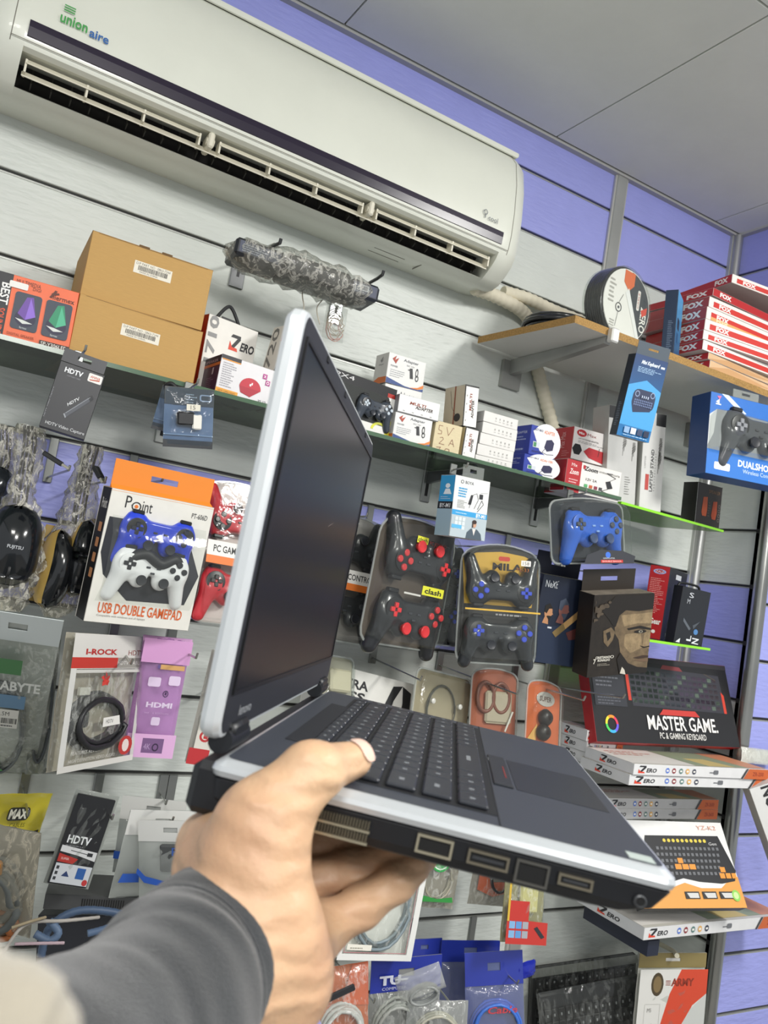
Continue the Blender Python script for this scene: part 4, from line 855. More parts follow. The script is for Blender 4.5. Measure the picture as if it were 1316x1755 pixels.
b=box('stand_box','tall grey stand box with a red square, next to the black box',((1093,700),(1141,714),(1147,886),(1092,869)),1.47,.06,{'front':'#cfcfcb','rest':'#c2c2bc'},zb=SHZ-.012,grp='tall grey stand boxes',sr=4)
p=pr(b); p.rect(.55,.87,1,1,'#1f2022'); p.rect(.20,.20,.36,.36,'#b2382c'); p.text('LAPTOP STAND',.40,.19,.54,.62,'#3a3a3a',bold=.02,rot=90); p.lines(.58,.2,.66,.6,14,'#9a9a96',4,.3); scrib(p,.74,.66,.3); scrib(p,.74,.52,.28); p.text('LAPTOP',.12,.42,.18,.54,'#8a8a86',rot=90); p.done('front_print',b[0])
b=box('mouse_box','dark glossy box with orange pictures at right end of green shelf',((1196,826),(1238,836),(1233,903),(1192,893)),1.50,.045,{'front':'#241d1b','left':M('#34322f',.3),'rest':'#1e1a18'},zb=SHZ-.010,yaw=6)
p=pr(b); p.text('SPEAKER',.45,.80,.92,.88,'#8a6a4c'); p.poly([(.22,.32),(.25,.68),(.42,.70),(.44,.40),(.42,.24),(.26,.24)],'#c0562c'); p.poly([(.62,.28),(.66,.62),(.82,.64),(.84,.36),(.80,.2),(.66,.2)],'#b04a26'); [p.ring(.92,.2+.11*k,.05,.045,.4,'#6a625c',10) for k in range(4)]; p.lines(.46,.25,.56,.62,6,'#5a524a',4,.4); p.done('front_print',b[0])
mb=MB(); mb.box(0,.0008,0,b[3],0,b[2],M('#b9bab8',.2,.5)) ; mb.build('foil_edge',b[0])
# ================================================================ goods on the board shelf
UZ=.634
cc=empty('cable_coil',TR(1.255,1.535,Z+UZ+.003),'black cable coil lying flat on the board shelf behind its corner','cable coil')
rd=random.Random(3)
for k in range(5):
    mb=MB(); R=.082-.004*(k%3); mb.tube([(R*math.cos(a*.3142),R*math.sin(a*.3142),.005+.009*k) for a in range(20)],.0062,M('#17181a',.22,coat=.5),8,closed=True); mb.build('cable_loop',cc,smooth=True)
spc=at(1072,522,1.405); sp=empty('cable_spool',Matrix.Translation((spc.x,1.405,Z+UZ+.0905))@RZ(D2R(7)),'shrink-wrapped round cable spool with white and dark label on the board shelf','cable spool')
DT=RX(D2R(90)); R=.085
mb=MB(); mb.lathe([(R*.45,-.050),(R,-.048),(R,-.001),(R*.45,0)],M('#18191b',.3),40,T=DT); mb.build('core',sp,smooth=35)
for k in range(8):
    mb=MB(); y=.004+.0058*k; mb.tube([((R+.001)*math.cos(a*.1571),y,(R+.001)*math.sin(a*.1571)) for a in range(40)],.0042,M('#1b1c1e',.28,coat=.4),7,closed=True); mb.build('cable_loop',sp,smooth=True)
mb=MB(); mb.lathe([(R*.985,-.0005),(R*.985,.0015)],M('#f0eee8',.4),40,T=DT@TR(0,0,.002)); lb=mb.build('paper_label',sp,label='round white paper label')
p=Print(2*R,2*R,0,'front',-R,-R,-.0036)
p.poly([(.5+.48*math.cos(D2R(a)),.5+.48*math.sin(D2R(a))) for a in range(-52,88,6)]+[(.5,.62)],'#33383d'); p.poly([(.38,.97),(.60,.97),(.60,.80),(.50,.70),(.38,.80)],'#e06a2c'); p.poly([(.50,.74),(.86,.08),(.80,.06),(.44,.66)],'#efefec')
p.rrect(.70,.50,.76,.78,'#e8e4de',.3); p.text('CABLE',.715,.53,.745,.75,'#b03024',rot=90); p.text('ZERO',.80,.22,.93,.58,'#f2efe8',bold=.02,rot=-90); p.poly([(.80,.52),(.93,.60),(.93,.50),(.84,.44)],'#d8432a')
p.ring(.33,.42,.065,.065,.2,'#3a3a3c',20); p.line([(.33,.35),(.30,.15)],.001,'#3a3a3c'); p.line([(.33,.49),(.40,.62)],.001,'#3a3a3c'); p.lines(.10,.45,.24,.80,6,'#b5b2ac',3,.4); p.ell(.33,.42,.02,.02,'#55555a',8); p.lines(.18,.1,.3,.24,4,'#b5b2ac',5,.4); p.done('label_print',lb)
mb=MB(); mb.lathe([(R+.006,-.052),(R+.0065,-.03),(R+.0055,.004),(R*.9,.006)],CLEAR(h=.05,b=.7,s=40,r=.1),36,T=DT); mb.build('shrink_film',sp,smooth=50)
b=box('keyboard_box','dark blue box standing on end in front of the red boxes',((1139.6,496.5),(1162.7,496.5),(1153,620),(1132,612)),1.385,.075,{'front':'#26364e','right':'#3a86c4','rest':'#223048'},zb=UZ,yaw=-58,sy=1.5,grp=None)
p=pr(b); p.lines(.38,.12,.8,.55,16,'#6f8098',3,.4); p.done('front_print',b[0]); p=pr(b,'right'); p.poly([(0,0),(1,0),(1,1),(0,1)],M('#17466e',.4,0,'fadez',c2='#55a6dd')); p.rrect(.2,.45,.6,.62,'#20324a',.2); p.rect(.2,.25,.5,.4,'#20507c'); p.done('side_print',b[0])
b=flat('keyboard_box','red box end with small white print between the spool and blue box',((1093,592),(1093,575)),1.44,(1136,600),.05,{'front':'#b22a2c','rest':'#992426'},zb=UZ,yaw=-38,h=.024,w=.062)
p=pr(b); p.text('MULTIMEDIA KEYBOARD',.1,.3,.95,.55,'#e8b84a'); p.text('DIRECTLY INTERFACE',.2,.66,.8,.8,'#e8c0b8'); p.done('front_print',b[0])
FR=['lowest','second from bottom','third from bottom','fourth from bottom','middle','fourth from top','third from top','second from top','topmost']
CR=[(1214,641,627,2),(1212,624,612,1),(1202,608,590,-2),(1203,588,571,-6),(1205.7,571,551,-6),(1209,549,527,-1),(1214,526,507,-1),(1221.5,506,492,1),(1253.5,484,468,-7)]
zt=UZ
for k,(x,yb,yt,yw) in enumerate(CR):
    Yc=1.352; zc=at(x,yb,Yc).z-Z; zt2=max(zt,zc) if k<8 else max(zt,zc); hh=at(x,yt,Yc).z-at(x,yb,Yc).z
    kk=k
    red='#b5262a' if k not in (5,6) else '#a84444'
    fr=['#d8b48c','#d8b48c','#e9e4de','#e9e4de','#e9e4de','#e9e4de','#e9e4de','#b5262a','#e9e4de'][k]
    b=flat('keyboard_box','red boxed keyboard, %s of the leaning pile on board shelf'%FR[kk],((x,yb),(x,yt)),Yc,(1400,600),.205 if k<8 else .215,{'front':fr,'left':red,'top':'#c9a0a0','bottom':'#bcb4ae','rest':'#a4282c'},cat='box',grp='red keyboard boxes',w=.36,zb=zt2 if k<8 else zt2,h=max(hh,.0165),yaw=yw); zt=zt2+b[2]+.0004
    p=pr(b,'left'); u0=.62 if k<8 else .74; p.text('FOX',u0,.2,u0+.30 if k<8 else .94,.80,'#f2ece6',bold=.05)
    if k==8: p.lines(.2,.1,.6,.3,1,'#e0a0a0',3,.5)
    p.done('side_print',b[0]); p=pr(b)
    if k in (0,1): p.poly([(.0,.1),(.35,.0),(.7,.5),(.2,.9)],'#c79a6c')
    elif k==7: p.text('FOX',.07,.2,.19,.8,'#f2ece6',bold=.05)
    else: p.rect(.045,.16,1,.66,'#c8342c'); p.text('FOX',.10,.20,.22,.62 if k!=5 else .62,'#f2ece6',bold=.05)
    if k==5: p.rect(.045,.02,1,.30,'#e0a668'); p.text('FOX',.10,.04,.22,.26,'#f0dcb8',bold=.05)
    p.done('front_print',b[0])
# ================================================================ plastic-wrapped battery row on two arms under the air conditioner
def wob(pts,n): return wpath(pts,n)
aL=at(410,452,1.70); aR=at(577,516,1.70)
wb_=empty('wrapped_battery_pack',Matrix.Translation(at(398,392,1.50)),'row of black laptop batteries in cling film lying on two wall arms','battery')
a0=at(400,395,1.50); a1=at(657,488,1.47); L_=(a1-a0); ux=L_.normalized(); yw=math.atan2(ux.y,ux.x); wb_.matrix_world=Matrix.Translation(a0+Vector((0,0,-.012)))@RZ(yw)@RY(-math.asin(ux.z)); Lw=L_.length
for k,(f0,f1) in enumerate(((.03,.34),(.345,.78),(.785,.985))):
    mb=MB(); mb.box(Lw*f0,Lw*f1,0,.085,-.028 if k!=1 else -.030,.006 if k!=1 else .010,M(['#23262d','#17191d','#2a2f3a'][k],.35),bev=.005); bb=mb.build('battery',wb_)
    if k!=1:
        p=Print(Lw*(f1-f0),.03,0,'front',Lw*f0,-.025,-.0); 
        p.rect(.08,.12,.9,.85,'#4a4f62'); p.lines(.14,.2,.7,.75,4,'#aab0bb',3,.4)
        if k==2: p.rect(.30,.35,.62,.75,'#d8dade'); p.bars(.34,.4,.58,.68,'#333',14)
        p.done('battery_label',bb)
rr=np.random.RandomState(4)
G=[]
for i in range(27):
    t=i/26; row=[]; 
    for j in range(13):
        a=2*math.pi*j/12; ry=.060+.004*rr.randn(); rz=.0300+.004*rr.randn(); s=min(1,(.25+6*min(t,1-t)))
        row.append((Lw*(-.01+1.02*t),.0425+ry*s*math.cos(a),-.010+rz*s*math.sin(a)+(.006 if math.sin(a)>.6 and 6<i<20 else 0)))
    row[-1]=row[0]; G.append(row)
mb=MB(); mb.grid(G,M('#eef0ee',.1,0,'clear',h=.14,b=1.0,s=45,cr=.55,haze='#dcdad0')); mb.build('cling_film',wb_,smooth=True)
for a,px,py,l in ((aL,479,420,'steel wall arm at the left end of the wrapped batteries'),(aR,655,474,'steel wall arm at the right end of the wrapped batteries')):
    o=empty('wall_arm',Matrix.Translation(a),l,'bracket','arms carrying the wrapped batteries'); tip=at(px,py,1.455)-a
    mb=MB(); mb.box(-.016,.016,-.005,.0,-.055,.03,M('#a9aaac',.22,.9),bev=.002); mb.build('plate',o); mb=MB(); mb.box(-.003,.003,-.0057,-.0049,-.030,-.012,'#3a3a3c'); mb.build('keyhole',o)
    mb=MB(); mb.tube([Vector((0,-.002,.0)),Vector((tip.x*.9,tip.y*.9,min(tip.z,.022)*.75)),Vector((tip.x,tip.y,min(tip.z,.03)+.004)),Vector((tip.x,tip.y-.002,min(tip.z,.03)+.012))],.0034,M('#4a4b4c',.35,.7),8); mb.build('arm',o,smooth=50)
# strings and a tangle of thread under it
for pts,l in (([(520,484,1.56),(518,505,1.56),(521,530,1.56),(516,560,1.56)],'thin string hanging left below the wrapped batteries'),([(545,490,1.56),(540,500,1.56),(556,508,1.56),(543,528,1.56),(548,556,1.56)],'curled string hanging right below the wrapped batteries')):
    mb=MB(); mb.tube(wpath(rpx(pts),6),.0012,M('#cfc8b8',.8),6); tag(mb.build('string',smooth=True),l,'string')
tb=empty('thread_tangle',Matrix.Translation(at(574,552,1.58)),'small tangle of pale thread and clear bag behind the laptop screen','bag')
film(tb,.05,.075,.012,CLEAR(h=.2,b=.9,s=60),x0=-.025,z0=-.04,seed=5)
for k in range(3): coil(tb,.0,.004-.01*k,.014,.017,.0009,3,M(['#c8bca8','#b8a890','#c49a90'][k],.8),jit=.5,seed=k,name='thread_loop')
# ================================================================ goods hanging in front of the shelves
def hookq(x,y,lab,L=.20,dx=0,dy=0,Y0=1.698,grp=None):
    """wire hook whose tip shows at pixel x,y; its root lies on the wall straight behind"""
    b=at(x,y,Y0-L); a=Vector((b.x,Y0,b.z-.004)); o=empty('display_hook',TR(*a),lab,'hook',grp); d=b-a; mb=MB(); gz=min([r for r in ROWS if r+Z>a.z-.004],default=a.z-Z)+Z-a.z; gz=gz if gz<.10 and Y0>1.6 else .012
    mb.tube([Vector((0,-.002,0)),d*.97,d,d+Vector((0,-.003,.008))],.0021,M('#b5b6ae',.25,.85),8); mb.build('wire',o,smooth=50)
    mb=MB(); mb.box(-.008,.008,-.004,.001,-.010,max(gz,.012),M('#8d8f8c',.3,.8),bev=.001); mb.build('hook_plate',o); return o
# black capture card box
b=box('capture_card_box','black hanging HDTV capture box below the brown cartons',((105,619),(180.5,642.5),(144.5,754.5),(66,729)),1.39,.022,{'front':'#2e2f33','rest':'#232427'},sr=14,sy=10,sp=5)
slot_tab(b[0],.0,b[1]*.96,b[2]*1.005,b[2]*1.20,M('#34353a',.4)); p=pr(b)
p.text('HDTV',.14,.86,.54,.935,'#eceef0',bold=.03); p.text('CAPTURE CARD',.22,.81,.52,.83,'#8f9195'); p.rrect(.66,.84,.97,.965,'#e9e6e2',.15); p.text('ANNA',.70,.90,.92,.935,'#c2502c',bold=.02,shear=.2); p.poly([(.69,.87),(.92,.90),(.92,.88),(.72,.86)],'#c2502c')
p.poly([(.40,.27),(.46,.22),(.86,.56),(.80,.61)],'#52555c'); p.poly([(.40,.27),(.46,.22),(.48,.235),(.42,.285)],'#9a9ea4'); p.poly([(.80,.61),(.86,.56),(.92,.61),(.86,.66)],'#24262a'); p.line([(.44,.29),(.84,.62)],.0006,'#a4a8ae')
vs,fs=text_geo('HDTV',.02)
p.text('HDTV Video Capture',.10,.045,.96,.105,'#d6d8da'); 
e=p.e(); p.mb.add([p.p(.44+a*.2+b_*-.03,.395+a*.14+b_*.04,e) for a,b_ in vs],fs,'#dcdee0'); p.text('HDTV Video Capture',.015,.15,.05,.60,'#a0a2a6',rot=90); p.done('front_print',b[0])
hookq(146,600,'short dark hook holding the black HDTV capture box',L=.06,Y0=1.443)
# zip bag with a small adapter, another behind it
for nm,q,Y in (('clear zip bag with a small black adapter, hanging below the glass shelf',((283,662),(368,668),(363,766),(279,761)),1.40),('folded zip bag just behind the small adapter bag, leaning left',((276,664),(330,668),(300,742),(262,728)),1.43)):
    o,w,h,t=pouch('zip_bag',nm,q,Y,.008,back=M('#7f90a4',.3),filmm=M('#c8d6e6',.08,0,'clear',h=.06,b=.6,s=50),grp=None)
    mb=MB(); mb.box(0,w,-.0008,.001,h*.70,h*1.0,M('#3b3f3f',.3,alpha=1)); mb.build('printed_top',o)
    mb=MB(); mb.box(0,w,-.001,.002,-.004,h*.09,M('#2b2e32',.35)); mb.box(0,w,-.0015,.0012,h*.17,h*.19,'#aebdcb'); mb.build('zip_seal',o)
    if Y==1.40:
        mb=MB(); mb.box(w*.24,w*.60,-.010,-.001,h*.34,h*.58,M('#1d1e21',.4),bev=.003); mb.build('adapter_body',o); mb=MB(); mb.box(w*.55,w*.74,-.0105,-.002,h*.28,h*.54,M('#e4e2da',.4),bev=.002); mb.build('white_plug',o)
        p=Print(w,h,0,'front',y0=-.0095); p.rect(.42,.60,.70,.71,'#dcd8c8'); p.text('15',.5,.62,.6,.69,'#6a665a'); p.done('price_sticker',o,'small handwritten price sticker')
        p=Print(w,h,0,'front',y0=-.0012); p.rrect(.70,.78,.95,.90,'#c9cdd0',.3); p.rrect(.73,.80,.92,.88,'#3b3f3f',.3); p.lines(.42,.74,.66,.92,4,'#c8cbc4',3,.4); p.done('top_print',o)
    else:
        mb=MB(); mb.tube(wpath([(w*.1,-.004,h*.95),(w*.3,-.01,h*1.05),(w*.8,-.008,h*.9),(w*.95,-.004,h*1.0)],6),.004,'#1c1d1f',8); mb.build('bag_fold',o,smooth=60)
hookq(338,657,'short hook holding the small adapter zip bag',L=.05,Y0=1.443)
# microphone box
b=box('microphone_box','white and sky-blue microphone box with a businesswoman picture on a clear tab',((781,812.8),(841,827),(829,927),(770,918.5)),1.40,.045,{'front':'#e6e7e6','left':'#3aa0d8','rest':'#d8d8d6'},sr=10,sy=10,sp=4,yaw=6)
p=pr(b); p.ring(.20,.91,.045,.03,.3,'#4a4c50',14); p.text('BOYA',.29,.885,.52,.935,'#4a4c50'); p.lines(.12,.66,.46,.83,4,'#3a9fd4',8,.55); p.lines(.12,.48,.40,.62,6,'#8a8c8a',3,.4); p.rect(0,.355,1,.44,'#3a9fd8'); p.text('BY-M1',.68,.365,.95,.43,'#f2f4f6',bold=.03); p.lines(.1,.39,.55,.43,1,'#cfe6f4',4,.3)
p.line([(.46,.50),(.52,.72),(.64,.76),(.70,.66),(.60,.50)],.0008,'#2a2c30'); p.poly([(.42,.56),(.48,.72),(.54,.72),(.50,.56)],'#2c2d31'); p.rect(.72,.68,.82,.76,'#2c2d31'); p.line([(.70,.50),(.80,.66),(.86,.60),(.70,.46)],.0010,'#2a2c30'); p.line([(.74,.78),(.95,.80)],.0006,'#b0b2b0'); 
p.rect(0,0,1,.355,'#b6c3c9'); [p.rect(.10+.10*(k%3),.13+.07*(k//3),.18+.10*(k%3),.19+.07*(k//3),'#d8e0e2') for k in range(9)]; p.rect(.02,.14,.3,.20,'#5fb4e0')
p.poly([(.44,.0),(.46,.10),(.56,.17),(.74,.17),(.86,.10),(.90,.0)],'#4c5a66'); p.poly([(.60,.17),(.66,.06),(.70,.17)],'#e2dcd6'); p.ell(.655,.245,.055,.055,'#c79a80',14); p.ell(.645,.285,.065,.035,'#3b2c28',12); p.poly([(.585,.29),(.59,.18),(.62,.2),(.615,.28)],'#3b2c28'); p.done('front_print',b[0])
p=pr(b,'left'); p.ell(.55,.82,.16,.04,'#eef4f8'); p.poly([(.3,.68),(.42,.77),(.7,.77),(.85,.68)],'#eef4f8'); p.rect(0,.44,1,.56,'#1f2328'); p.text('BY-M1',.15,.46,.85,.53,'#e8eaec',bold=.02); p.rect(0,0,1,.44,'#9fb9c8'); p.lines(.15,.60,.85,.66,2,'#d0e6f2',3,.3); p.done('side_print',b[0])
slot_tab(b[0],b[1]*.18,b[1]*.78,b[2],b[2]*1.20,CLEAR(h=.15))
hookq(800,800,'short black hook above the microphone box',L=.05,Y0=1.443)
# translucent blue pad in a clamshell
o,w,h,t=blister('controller_pack','clear clamshell with a shiny blue game pad under the green shelf',((940,858),(1064,866),(1072,966),(942,968)),1.40,.035,M('#2b2f36',.4),arch=.012,pitch=-4)
pad(o,TR(w*.51,-.016,h*.54)@Matrix.Scale(1,4),'#2a62c8','#4a5058','#3a4a68',scale=min(w/.165,1.2),rough=.18,trans=1,bcol2='#8ab0e8')
p=Print(w,h,0,'front',y0=-t-.0006); p.poly([(.28,.0),(.95,.0),(.98,.12),(.8,.21),(.5,.22),(.32,.14)],'#33353b'); p.ell(.60,.14,.035,.05,'#3f6fd0',12); p.text('ONIKUMA',.53,.075,.69,.10,'#c8cad0'); p.rect(.50,.015,.80,.06,'#c0322c'); p.text('DOUBLE SHOCK',.52,.025,.78,.05,'#f0d8d4'); p.done('pack_print',o)
hookq(1003,845,'short hook holding the blue game pad clamshell',L=.05,Y0=1.443)
# wireless controller box hanging from the board shelf
b=box('controller_box','bright blue box with a grey wireless pad in a cut-out, at right edge',((1218,672),(1363,704),(1354,842),(1209,808)),1.31,.065,{'front':'#2c6fc4','left':'#1f3f74','rest':'#23508e'},sr=6,sy=10,sp=3,yaw=4)
o,w,h,d=b; p=pr(b); p.poly([(.0,.30),(.0,.72),(.08,.80),(.2,.80),(1,.78),(1,.30)],'#8f9396'); p.poly([(.0,.72),(.08,.80),(.06,.5),(.0,.34)],'#c9cccc'); p.poly([(.12,1),(.2,1),(.42,.82),(.36,.80)],'#cfe0f4'); p.poly([(.06,.89),(.10,.93),(.10,.86)],'#e8f0f8'); p.rect(.06,.855,.12,.87,'#e8f0f8')
p.poly([(.07,.96),(.12,.97),(.10,.92)],'#d86a9a'); p.rect(0,0,1,.30,'#2f74c8'); p.text('DUALSHOCK®3',.36,.155,.92,.245,'#eef2f8',bold=.03); p.text('Wireless Controller',.42,.085,.85,.135,'#cfe0f4'); p.rrect(.09,.07,.27,.16,'#e8e6e4',.2); p.rrect(.94,.03,1.0,.14,'#23262c',.1); p.text('PlayStation',.945,.07,1.0,.10,'#e8eaec'); p.done('front_print',o)
pad(o,TR(w*.54,-.004,h*.56)@RZ(.0),'#4a4d52','#b9bcc2','#2c2e33',scale=w/.185,rough=.22,dcol='#8a8d92')
mb=MB(); loft(mb,[[(x,y,z) for x,z in ((.01*w,.30*h),(.995*w,.30*h),(.995*w,.79*h),(.07*w,.80*h),(.01*w,.70*h))] if k==0 else [(x,-.024,z) for x,z in ((.05*w,.32*h),(.97*w,.33*h),(.97*w,.75*h),(.1*w,.77*h),(.05*w,.68*h))] for k,y in ((0,-.001),(1,0))],CLEAR(h=.04),cap1=True); mb.build('window_dome',o)
slot_tab(o,w*.25,w*.55,h,h*1.10,CLEAR(h=.2))
# mini keyboard box hanging below the board shelf
b=box('keyboard_box','blue hanging box with a mini keyboard picture and dark spine',((1089,606.6),(1147,620),(1110,759.6),(1057,744)),1.335,.03,{'front':'#2f7fc0','left':'#252b38','rest':'#223048'},sr=16,sy=14,sp=6,yaw=8)
o,w,h,d=b; p=pr(b); p.poly([(0,0),(1,0),(1,1),(0,1)],M('#2a78b4',.4,0,'fadez',c2='#1f3c6c')); p.poly([(0,.14),(1,.14),(1,.62),(.5,.72),(0,.62)],'#4aa2dc'); p.text('Mini Keyboard',.22,.885,.78,.945,'#eaf2fa',bold=.03,shear=.3); p.rect(.82,.90,.94,.925,'#dce8f2'); p.lines(.16,.80,.92,.87,4,'#a8cbea',3,.4)
p.rrect(.20,.36,.88,.60,'#2c3654',.3); p.poly([(.22,.40),(.30,.31),(.80,.36),(.88,.45)],'#2c3654'); p.ring(.32,.54,.07,.038,.3,'#8f9fc0',16); p.ring(.78,.56,.07,.038,.3,'#8f9fc0',16)
[p.rect(.27+.055*i,.40+.028*j,.31+.055*i,.42+.028*j,'#6a7aa0') for i in range(10) for j in range(3)]; [p.rect(.45+.06*i,.50,.475+.06*i,.53,'#c8d4ea') for i in range(4)]
for k,c in enumerate(('#8fb2d8','#d8dce4','#3a4a6a','#28324c')): p.rect(.16+.2*k,.05,.32+.2*k,.125,c)
p.lines(.16,.02,.9,.04,1,'#a8cbea',2,.5); p.done('front_print',o); p=pr(b,'left'); p.lines(.3,.12,.75,.42,14,'#7a8698',3,.4); p.done('side_print',o)
slot_tab(o,w*.0,w*.98,h*1.0,h*1.16,M('#5a636c',.2,0,alpha=1),sh=.08)
# ---------------------------------------------------------------- middle row: mice in bubble film
def mouse(parent,Mx,body,side,L=.118,Wd=.062,Ht=.036,name='mouse'):
    rows=[]
    for i in range(15):
        t=i/14; prof=max(0.0,1-abs(2*t-1)**3.2)**.5; wd=Wd/2*prof*(.86+.2*t); ht=Ht*prof*(.75+.45*math.sin(math.pi*min(1,t*1.05+.0)))
        rows.append([(wd*math.cos(a),-max(0,ht*math.sin(a)) ,(t-.5)*L) for a in [math.pi*k/16 for k in range(17)]])
    mb=MB(); n=len(rows)
    for i in range(n-1):
        for k in range(16):
            o=[rows[i][k],rows[i][k+1],rows[i+1][k+1],rows[i+1][k]]; mb.add(o,[(0,1,2,3)],side if (k<4 or k>11) else body)
    me=mb.mesh(name); bm=bmesh.new(); bm.from_mesh(me); bmesh.ops.remove_doubles(bm,verts=bm.verts,dist=1e-6); bm.to_mesh(me); bm.free(); me.polygons.foreach_set('use_smooth',[True]*len(me.polygons))
    m=link(name,me,parent,Mx); mb=MB(); mb.tube([(math.cos(a)*.0001,-Ht*1.02-.004*math.cos(a)+.004,L*.27+.008*math.sin(a)) for a in [k*.52 for k in range(12)]],.0025,'#1b1c1e',6,closed=True); mb.build('scroll_wheel',m,smooth=60)
    mb=MB(); mb.box(-.0004,.0004,-Ht*1.01,-Ht*.8,L*.1,L*.42,'#0c0d0e'); mb.build('button_gap',m); return m
def wrapped(name,lab,P,Y,mice,neck,usb=None,yaw=0):
    """mouse rolled in clear film: twisted neck with the folded cable above, body below"""
    o=empty(name,Matrix.Translation(at(*P,Y)),lab,'mouse'); inv=o.matrix_world.inverted()
    for q in mice:
        (x0,y0),(x1,y1)=q[0],q[1]; a=inv@at(x0,y0,Y-.01); b_=inv@at(x1,y1,Y-.01); d=b_-a; L=d.length; r=math.atan2(-d.x,-d.z)
        mm=mouse(o,Matrix.Translation((a+b_)/2)@RY(r)@RZ(q[4] if len(q)>4 else 0)@RY(math.pi),M(q[2],.18,coat=.6),M(q[3],.3),L=L,Wd=q[5] if len(q)>5 else L*.55,Ht=L*.30)
        if len(q)>6:
            vs,fs=text_geo(q[6],.02); mb=MB(); mb.add([(-.012+a_*.024,-L*.365,-.004+b2*.007) for a_,b2 in vs],fs,'#b9bcc0'); t_=mb.build('lettering',mm,Matrix.Rotation(math.pi,4,'Y'))
    N=[inv@at(x,y,Y-.005) for x,y,_ in neck]; R=[r for _,_,r in neck]
    rr=np.random.RandomState(abs(int(P[0]*7+3))); C=wpath(N,5); RR=np.interp(np.linspace(0,len(N)-1,len(C)),range(len(N)),R); G=[]
    for i,c in enumerate(C):
        row=[c+Vector((math.cos(a),.55*math.sin(a),.05*rr.randn()))*(RR[i]*(1+.13*rr.randn())) for a in [2*math.pi*k/18 for k in range(18)]]; G.append(row+[row[0]])
    mb=MB(); mb.grid(G,M('#ecebe4',.08,0,'clear',h=.10,b=1.0,s=50,cr=.6,haze='#d9d6c8')); mb.build('clear_wrap',o,smooth=True)
    # folded cable inside the neck
    for k in range(4):
        pts=[]; 
        for i in range(0,max(3,len(C)//2)): pts.append(C[i]+Vector(((k-1.5)*.006,-.004+.005*(k%2),.0)))
        mb=MB(); mb.tube(wpath(pts,2),.0024,M('#222226',.45),6); mb.build('folded_cable',o,smooth=60)
    if usb:
        a=inv@at(*usb[0],Y-.06); b_=inv@at(*usb[1],Y-.075); d=(b_-a).normalized(); T=Matrix.Translation(a)@d.to_track_quat('X','Z').to_matrix().to_4x4(); L=(b_-a).length
        mb=MB(); mb.box(0,L*.72,-.007,.007,-.004,.004,M('#1d1e20',.4),bev=.0015,T=T); pl=mb.build('usb_plug',o); mb=MB(); mb.box(L*.72,L,-.006,.006,-.0022,.0022,M('#b9b6a8',.25,.8),bev=.0005,T=T); mb.build('metal_tip',pl)
    return o
BRD='#b99a52'
wrapped('wrapped_mouse','large film-wrapped mouse with white lettering at the left edge',(20,900),1.50,[((38,862),(2,1010),'#14171b','#1d2024',0,.092,'FUJITSU')],[(52,730,.022),(50,770,.026),(42,815,.020),(36,850,.022),(30,890,.040),(18,960,.048),(4,1010,.046),(-14,1052,.030)],usb=((75,776),(119,804)))
mb=MB(); 
tk=wrapped('wrapped_mouse','film-wrapped pair of black and mustard mice just left of the boxed pads',(120,930),1.535,[((106,905),(76,1044),'#17191c',BRD,.25,.058),((154,888),(122,1024),'#141619',BRD,-.15,.054)],[(160,765,.020),(150,800,.020),(142,840,.026),(135,880,.032),(128,930,.042),(112,990,.044),(100,1035,.032),(88,1058,.012)],usb=((163,800),(178,828)))
for k,(x0,y0,x1,y1) in enumerate(((88,900,58,1030),(166,890,136,1020))):
    inv=tk.matrix_world.inverted(); a=inv@at(x0,y0,1.552); c_=inv@at(x1,y1,1.552); mb=MB(); d=(c_-a); n_=Vector((d.z,0,-d.x)).normalized()*.018; mb.grid([[a+d*t-n_*(math.sin(math.pi*(.15+.7*t))),a+d*t+Vector((0,-.004,0)),a+d*t+n_*(math.sin(math.pi*(.15+.7*t)))] for t in np.linspace(0,1,8)],M('#b0924c',.5)); mb.build('mustard_card',tk,smooth=True)
wrapped('wrapped_mouse','film-wrapped mouse cut off by the left edge, behind its neighbour',(-6,830),1.63,[((10,800),(-40,880),'#24282d','#2c3036',0,.06)],[(8,730,.018),(8,770,.022),(2,810,.024),(-12,860,.026),(-30,900,.02)])
for x,y,l in ((118,806,'dark hook behind the large wrapped mouse'),(180,825,'steel hook at the neck of the wrapped mouse pair')): hookq(x,y,l,L=.24)
# double game pad box
Mx,w,h=fitq((186,832),(373.5,874),(316,1079.6),(149.5,1066.6),1.44,2,-3,8,10,5,14); d=.042
o,w,h,d=b=solid('controller_box','white and orange window box with a blue and a white game pad',Mx,w,h,d,{'front':'#e4e2da','left':'#17181b','right':'#17181b','top':'#e8842e','bottom':'#bbb7ae','back':'#17181b'})
p=pr(b); win=[(.04,.60),(.0,.64),(.0,.80),(.05,.84),(.66,.80),(.80,.62),(1.0,.36) if 0 else (.985,.42),(.93,.20),(.88,.16),(.34,.14),(.22,.17),(.06,.38)]
win=[(.03,.79),(.70,.79),(.82,.70),(.985,.44),(.90,.20),(.34,.185),(.08,.36),(.02,.52)]
p.poly(win,'#2a2c33'); p.text('P',.145,.875,.20,.965,'#2c2c2e'); p.ring(.25,.895,.045,.035,.25,'#2c2c2e',18); p.ell(.25,.895,.018,.014,'#e0762c',10); p.line([(.20,.90),(.215,.90)],.001,'#2c2c2e'); p.text('int',.305,.862,.40,.945,'#2c2c2e'); p.text('PT-606D',.79,.885,.95,.925,'#3a3a3c')
p.text('USB DOUBLE GAMEPAD',.10,.075,.90,.155,'#d2622c',bold=.015); p.text('Compatible with windows and all laptops',.10,.045,.55,.065,'#8a8680'); p.done('front_print',o)
p=pr(b,'left'); p.text('Point',.25,.84,.85,.92,'#d8d4cc',bold=.02); [p.rrect(.45,.32+.115*k,.80,.39+.115*k,'#c98a5c',.1) for k in range(4)]; p.done('side_print',o)
